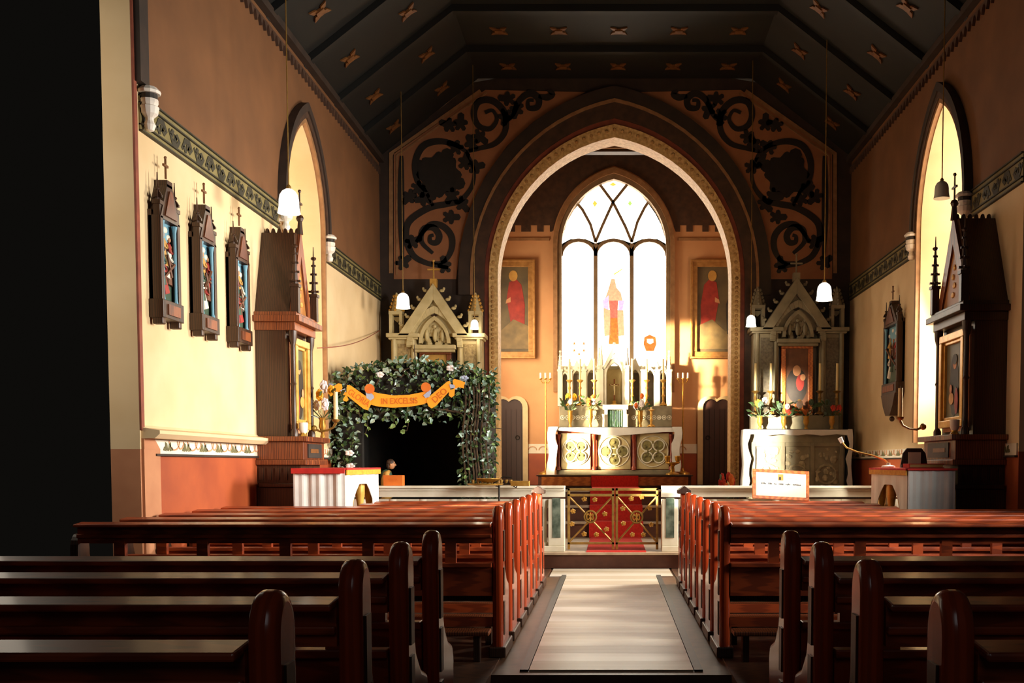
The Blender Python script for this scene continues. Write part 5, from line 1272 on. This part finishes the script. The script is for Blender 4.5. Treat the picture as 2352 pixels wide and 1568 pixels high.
# ------------------------------------------------------------------ draped tables before the rail
def drape_table(x0, x1, y0, y1, H, sg, label, clab, rlab, stretch_lab):
    t = thing('credence_table', label, 'table', ((x0+x1)/2, (y0+y1)/2, 0)); w_, d = (x1-x0)/2, (y1-y0)/2
    b = B(); b.box(-w_+.03, w_-.03, -d+.03, d-.03, H-.05, H-.008); b.build('tabletop', M['oak'], t)
    b = B(); b.box(-w_+.06, w_-.06, -d+.06, d-.06, .0, .12); b.build('base', M['oak'], t)
    for i in (-1, 1):
        for j in (-1, -.35, .35, 1):
            b = B(); b.lathe((i*(w_-.07), j*(d-.09), .12), [(.05, 0), (.05, .05), (.03, .1), (.045, .35), (.025, .45), (.03, .7), (.05, .82), (.05, H-.17)], 10); b.build('leg', M['gold'], t, smooth=True)
    cxy = ((x0+x1)/2, (y0+y1)/2)
    s = sg   # side facing the aisle
    q = B(); q.box(x0-.012, x1+.012, y0-.012, y1+.012, H-.006, H)
    n = 30; P = [(x0-.012+(x1-x0+.024)*k/n, y0-.02-.007*sin(k*.55)-.005*sin(k*1.25+1)) for k in range(n+1)]
    q.strip(P, [(x, y+.008) for x, y in P], 'z', H-.72, H-.004)
    xs = x1 if s > 0 else x0; n = 18
    for k in range(n):      # aisle side: cloth scalloped up in the middle to show the gilt legs
        ya_, yb2 = y0+(y1-y0)*k/n, y0+(y1-y0)*(k+1)/n
        dr = lambda y: .70-.56*max(0, 1-(abs((y-(y0+y1)/2)/((y1-y0)*.38)))**4) if abs((y-(y0+y1)/2)) < (y1-y0)*.38 else .70
        w0 = s*(.014+.01*sin(k*1.4)); w1 = s*(.014+.01*sin((k+1)*1.4))
        q.hexa([(xs+w0, ya_, H-dr(ya_)), (xs+w1, yb2, H-dr(yb2)), (xs+w1-s*.007, yb2, H-dr(yb2)), (xs+w0-s*.007, ya_, H-dr(ya_)), (xs+w0, ya_, H-.004), (xs+w1, yb2, H-.004), (xs+w1-s*.007, yb2, H-.004), (xs+w0-s*.007, ya_, H-.004)])
    tag(q.build('table_cloth', M['cloth'], smooth=True), clab, 'tablecloth')
    q = B(); q.box(x0-.02, x1+.02, y0-.025, y1+.02, H+.002, H+.02); (q.box(x0-.022, x1+.02, y0-.060, y0-.048, H-.03, H+.02) if s > 0 else None); q.box(x0-.02, x1+.02, y0-.055, y0, H+.002, H+.02); q.mi = 1
    a, c = (x1+.024, x1+.036) if s > 0 else (x0-.036, x0-.024)
    q.box(a, c, y0-.02, y1+.02, H-.045, H+.002); q.mi = 0; q.box(min(a, c), max(a, c), y0-.02, y1+.02, H+.002, H+.02)
    r = q.build('red_cover', [M['red'], M['yellowtrim']]); tag(r, rlab, 'cloth'); r.name = 'table_cover'
drape_table(-2.98, -2.52, 9.86, 11.25, 1.19, 1, 'tall table draped in white linen before the left altar rail', 'white linen hanging down the table left of the altar rail', 'red cover with yellow edge on the left table', '')
drape_table(2.69, 3.09, 9.45, 10.75, 1.19, -1, 'tall dark legged table draped in white at the right', 'grey-white linen hanging on the right hand table', 'red cover with fringe on the right hand table', '')
o = thing('microphone', 'thin brass gooseneck microphone rising left from the right table', 'microphone', (2.78, 10.5, 1.212))
b = B(); b.lathe((0, 0, 0), [(.07, 0), (.07, .015), (.02, .03), (.018, .05)], 12); b.build('stand_base', M['bosswhite'], o, smooth=True)
b = B(); b.tube([(0, 0, .04), (-.04, -.0, .08), (-.15, 0, .12), (-.32, 0, .16), (-.42, 0, .20), (-.47, 0, .26)], .009, 6); b.build('gooseneck', M['brass'], o, smooth=True)
b = B(); b.cyl((-.465, 0, .25), (-.49, 0, .30), .02, .024, 10); b.build('microphone_head', M['bosswhite'], o, smooth=True)
o = thing('book_stand', 'small dark book stand holding a white card on the right table', 'book stand', (2.93, 10.1, 1.212))
b = B(); b.box(-.13, .13, -.01, .06, 0, .03); b.prism([(-.13, .03), (.13, .03), (.11, .14), (.07, .19), (-.07, .19), (-.11, .14)], 'y', .02, .045); b.build('stand', M['oak'], o, bevel=.004)
b = B(); b.box(-.06, .06, .008, .018, .035, .15); b.build('card', M['paper'], o)
o = thing('book', 'closed red book with orange edges lying on the right table', 'book', (2.91, 9.75, 1.212))
b = B(); b.box(-.16, .16, -.1, .1, 0, .006); b.box(-.16, .16, -.1, .1, .034, .04); b.box(-.165, -.155, -.1, .1, 0, .04); b.build('cover', M['red'], o, bevel=.002)
b = B(); b.box(-.155, .15, -.094, .094, .006, .034); b.build('pages', M['py'], o)

# framed notice standing on the front pew
p0 = at(1796, 1150, 10.40); zl = .893
nt_ = thing('notice_board', 'white notice in an orange wooden frame standing on the front right pew', 'notice', (p0.x, 10.47, zl)); nt_.rotation_euler = (radians(-12), radians(3), radians(6))
w_, h = .29, .30
b = B()
for r in ((-w_, w_, 0, .03), (-w_, w_, h-.03, h), (-w_, -w_+.03, .03, h-.03), (w_-.03, w_, .03, h-.03)): b.box(r[0], r[1], -.012, .014, r[2], r[3])
b.build('frame', M['framewood'], nt_, bevel=.003)
b = B(); b.box(-w_+.028, w_-.028, 0, .008, .028, h-.028); sh = b.build('notice_sheet', M['paper'], nt_)
b = B(); b.box(-.03, .025, -.002, 0, h-.105, h-.042); b.mi = 1; b.box(-.02, .0, -.0025, -.002, h-.1, h-.07); b.build('small_picture', [M['py'], M['pd']], sh)
b = B(); R = random.Random(5); x = -.2
for n_ in (4, 3, 2, 4, 4, 7):
    for k in range(n_): hgt = R.uniform(.010, .017); b.box(x, x+.009, -.002, 0, h-.150+R.uniform(-.002, .002), h-.150+hgt); x += .0125
    x += .022
b.build('handwritten_line', M['ink'], sh)['kind'] = 'stuff'
b = B(); b.box(-.15, -.02, -.001, 0, h-.085, h-.083); b.box(.06, .17, -.001, 0, h-.085, h-.083); b.build('ruled_line', M['py'], sh)

# brass votive candle stand in front of the rail
vx = at(1140, 0, 12.3).x
vs = thing('candle_stand', 'tripod brass votive candle stand in front of the left altar rail', 'candle stand', (vx, 12.3, 0))
b = B(); b.tube([(0, 0, .16), (0, 0, 1.0)], .012, 8); b.ball((0, 0, .2), .03, 8, 5); b.build('pole', M['iron'], vs)
for k in range(3):
    a = 2*pi*k/3+.5; b = B(); b.tube([(0, 0, .3), (.12*cos(a), .06*sin(a), .2), (.22*cos(a), .1*sin(a), .08), (.26*cos(a), .12*sin(a), .012)], [.012, .01, .01, .014], 6); b.build('leg', M['brassdull'], vs, smooth=True)
b = B(); b.lathe((-.16, 0, .985), [(.10, 0), (.21, .02), (.22, .035), (.2, .03)], 16); b.lathe((-.12, .0, 1.03), [(.06, 0), (.12, .03), (.15, .045), (.15, .05)], 16); b.build('tray', M['brass'], vs, smooth=True)
b = B(); b.box(.14, .36, -.05, .05, .99, 1.05); b.build('candle_box', M['brass'], vs, bevel=.004)
for k in range(9):
    x = -.3+.055*k; b = B(); b.lathe((x, -.02+.04*(k % 2), 1.02), [(.012, 0), (.02, .03), (.022, .045)], 8); b.build('cup', M['brassdull'], vs, smooth=True)
b = B(); b.tube([(0, 0, 1.0), (.12, 0, 1.02), (.2, 0, .97), (.25, 0, 1.06)], .008, 5); b.tube([(0, 0, .98), (-.1, 0, 1.0), (.05, 0, 1.1), (.15, 0, 1.09)], .008, 5); b.build('scroll_arm', M['iron'], vs)

# poinsettia by the right of the arch
o = vase('potted_flowers', ['flored']*7+['floorange']*4, .2, .09, .2, 31); o.location = (at(1676, 0, 15.3).x, 15.28, .412); o.scale = (.8, .9, 1.6); tag(o, 'tall pot of red flowers beside the right foot of the arch', 'flowers')
# dark bench and kneeler behind the right rail
o = thing('bench', 'dark wooden bench with brass studs behind the right altar rail', 'bench', (at(1900, 0, 13.6).x, 13.6, .192))
b = B(); b.box(-.75, .75, -.15, .15, .62, .68); b.build('seat', M['oak'], o, bevel=.006)
b = B(); b.box(-.75, .75, -.16, -.13, .44, .62); b.build('apron', M['oak'], o)
for s in (-1, 1):
    b = B(); b.box(s*.7-.04, s*.7+.04, -.14, .14, 0, .62); b.build('leg', M['oak'], o)
for k in range(7):
    b = B(); b.ball((-.6+.2*k, -.14, .68), (.018, .018, .014), 7, 4); b.build('stud', M['brass'], o, smooth=True)

# ------------------------------------------------------------------ chancel doors and pictures
for i, (pa, pb, s) in enumerate(((1209, 1120, -1), (1606, 1696, 1))):
    xi, xo_ = at(pa, 0, YB).x, at(pb, 0, YB).x; x0, x1 = min(xi, xo_), max(xi, xo_); c = (x0+x1)/2; hw = (x1-x0)/2; zs = at(0, 935, YB).z
    b = B(); arch_band(b, c, zs, (hw-.10, .10), (hw, .15), .852, 'y', YB-.06, YB, 6); d_ = struct(b.build('door_%d' % (i+1), M['palestone']))
    b = B(); b.prism([(c-hw+.10, .852), (c+hw-.10, .852)]+[(c+x, zs+z) for x, z in arch_pts(hw-.10, .10, 6)[::-1]], 'y', YB-.03, YB-.004); lf = b.build('door_leaf', M['door'], d_)
    for k in range(5):
        xx = c-hw+.12+(2*hw-.24)*k/5
        b = B(); b.box(xx+.01, xx+(2*hw-.24)/5-.01, YB-.042, YB-.03, .9, zs-.04); b.build('door_board', M['door'], lf)
    b = B(); b.torus((c+s*-.0-(-1 if s < 0 else 1)*(hw-.2), YB-.06, 1.75), .035, .008, 'y', 12, 5); b.build('door_ring', M['iron'], lf)
def chancel_picture(pa, pb, label, mirror):
    x0, x1 = sorted((at(pa, 0, YB).x, at(pb, 0, YB).x)); z1, z0 = at(0, 598, YB).z, at(0, 824, YB).z
    t = thing('framed_painting', label, 'painting', ((x0+x1)/2, YB-.02, (z0+z1)/2)); w_, h = (x1-x0)/2, (z1-z0)/2
    b = B(); f = .13
    for r in ((-w_, w_, -h, -h+f), (-w_, w_, h-f, h), (-w_, -w_+f, -h+f, h-f), (w_-f, w_, -h+f, h-f)): b.box(r[0], r[1], -.06, 0, r[2], r[3])
    for r in ((-w_, w_, -h, -h+.04), (-w_, w_, h-.04, h), (-w_, -w_+.04, -h+.04, h-.04), (w_-.04, w_, -h+.04, h-.04)): b.box(r[0], r[1], -.09, -.06, r[2], r[3])
    fr = b.build('gilt_frame', M['giltframe'] if 'giltframe' in M else mat('old_gilt', (196, 146, 84), (160, 112, 60), 12, .4, metal=.3), t, bevel=.006)
    b = B(); b.box(-w_+f, w_-f, -.02, 0, -h+f, h-f)
    s = -1 if mirror else 1
    def poly(m, pts): b.mi = m; b.prism([(s*x*w_, z*h) for x, z in pts], 'y', -.024-.001*m, -.02)
    poly(3, [(-.8, -.8), (.8, -.8), (.8, -.35), (.2, -.2), (-.3, -.45), (-.8, -.3)])
    poly(1, [(.05, .55), (.3, .62), (.5, .5), (.62, .1), (.6, -.6), (.2, -.65), (.05, -.1), (-.05, .2)])
    poly(4, [(.2+.16*cos(a), .68+.11*sin(a)) for a in [2*pi*k/14 for k in range(14)]]); poly(2, [(.2+.09*cos(a), .67+.075*sin(a)) for a in [2*pi*k/12 for k in range(12)]])
    poly(2, [(-.05, .2), (.1, .25), (.1, .15), (-.08, .12)]); poly(5, [(-.7, .1), (-.45, .3), (-.3, .1), (-.35, -.5), (-.65, -.5)])
    b.build('canvas', [mat('canvas_ground', (112, 96, 66), (76, 66, 50), 3, .6), M['pr'], M['skin'], mat('canvas_earth', (140, 116, 76), (104, 88, 60), 5, .6), M['py'], M['pd']], fr)
chancel_picture(1227, 1100, 'gilt framed painting of a red robed figure left of the big window', False)
chancel_picture(1588, 1715, 'gilt framed painting of a haloed red robed figure right of the window', True)
for i, (px, lab) in enumerate(((1250, 'thin standing candelabrum with white candles left of the high altar'), (1572, 'thin standing candelabrum with white candles right of the high altar'))):
    t = thing('candelabrum', lab, 'candelabrum', (at(px, 0, 19.6).x, 19.6, 1.053), group='candelabra beside the high altar'); zt = at(0, 872, 19.6).z-1.053
    b = B(); b.lathe((0, 0, 0), [(.14, 0), (.13, .03), (.03, .07), (.016, .12)], 12); b.tube([(0, 0, .1), (0, 0, zt)], .013, 6); b.build('pole', M['brass'], t, smooth=True)
    for s in (-1, 0, 1):
        b = B(); x = s*.09
        if s: b.tube([(0, 0, zt-.05), (x*.6, 0, zt-.06), (x, 0, zt)], .009, 5)
        b.lathe((x, 0, zt), [(.01, 0), (.035, .02), (.035, .03)], 8); ar = b.build('arm', M['brass'], t, smooth=True)
        b = B(); b.cyl((x, 0, zt+.03), (x, 0, zt+.13), .018, n=8); b.build('candle', M['flowhite'], ar)

# ------------------------------------------------------------------ hanging lamps
def lamp(px, py, Y, wpx, label, lit=True, ztop=None):
    p = at(px, py, Y); s = wpx*Y/2400
    t = thing('pendant_lamp', label, 'lamp', (p.x, p.y, p.z), group='bell shaped pendant lamps')
    r = s/2
    b = B(); b.lathe((0, 0, 0), [(r*1.02, 0), (r*.98, s*.08), (r*.90, s*.3), (r*.88, s*.6), (r*.80, s*.82), (r*.6, s*.98), (r*.3, s*1.08), (r*.12, s*1.1)], 20)
    b.build('glass_shade', M['shade'] if lit else M['shadeoff'], t, smooth=True)
    b = B(); b.lathe((0, 0, s*1.08), [(r*.22, 0), (r*.24, s*.1), (r*.1, s*.2)], 10); b.build('lamp_cap', M['brassdull'], t, smooth=True)
    top = ztop if ztop is not None else slope_pt(p.x, Y).z
    b = B(); b.cyl((0, 0, s*1.2), (0, 0, top-p.z), .006, n=5); b.build('cord', M['brassdull'], t)
    if lit:
        l = bpy.data.lights.new('lamp_bulb', 'POINT'); l.energy = 3; l.color = (1, .86, .62); l.shadow_soft_size = .05
        o = bpy.data.objects.new('lamp_bulb', l); COL.objects.link(o); o.parent = t; o.location = (0, 0, -.06)
lamp(664, 490, 9.6, 50, 'large white bell lamp hanging near the left arched window')
lamp(926, 708, 14.6, 32, 'white bell lamp hanging before the cream gabled reredos')
lamp(1090, 756, 15.45, 20, 'small white lamp before the right turret of the cream reredos')
lamp(1893, 690, 13.4, 37, 'white bell lamp on a long cord before the right side altar')
lamp(1725, 750, 15.3, 24, 'small white lamp beside the right foot of the arch')
lamp(2163, 456, 10.6, 36, 'unlit grey bell lamp hanging in front of the right arched window', False)
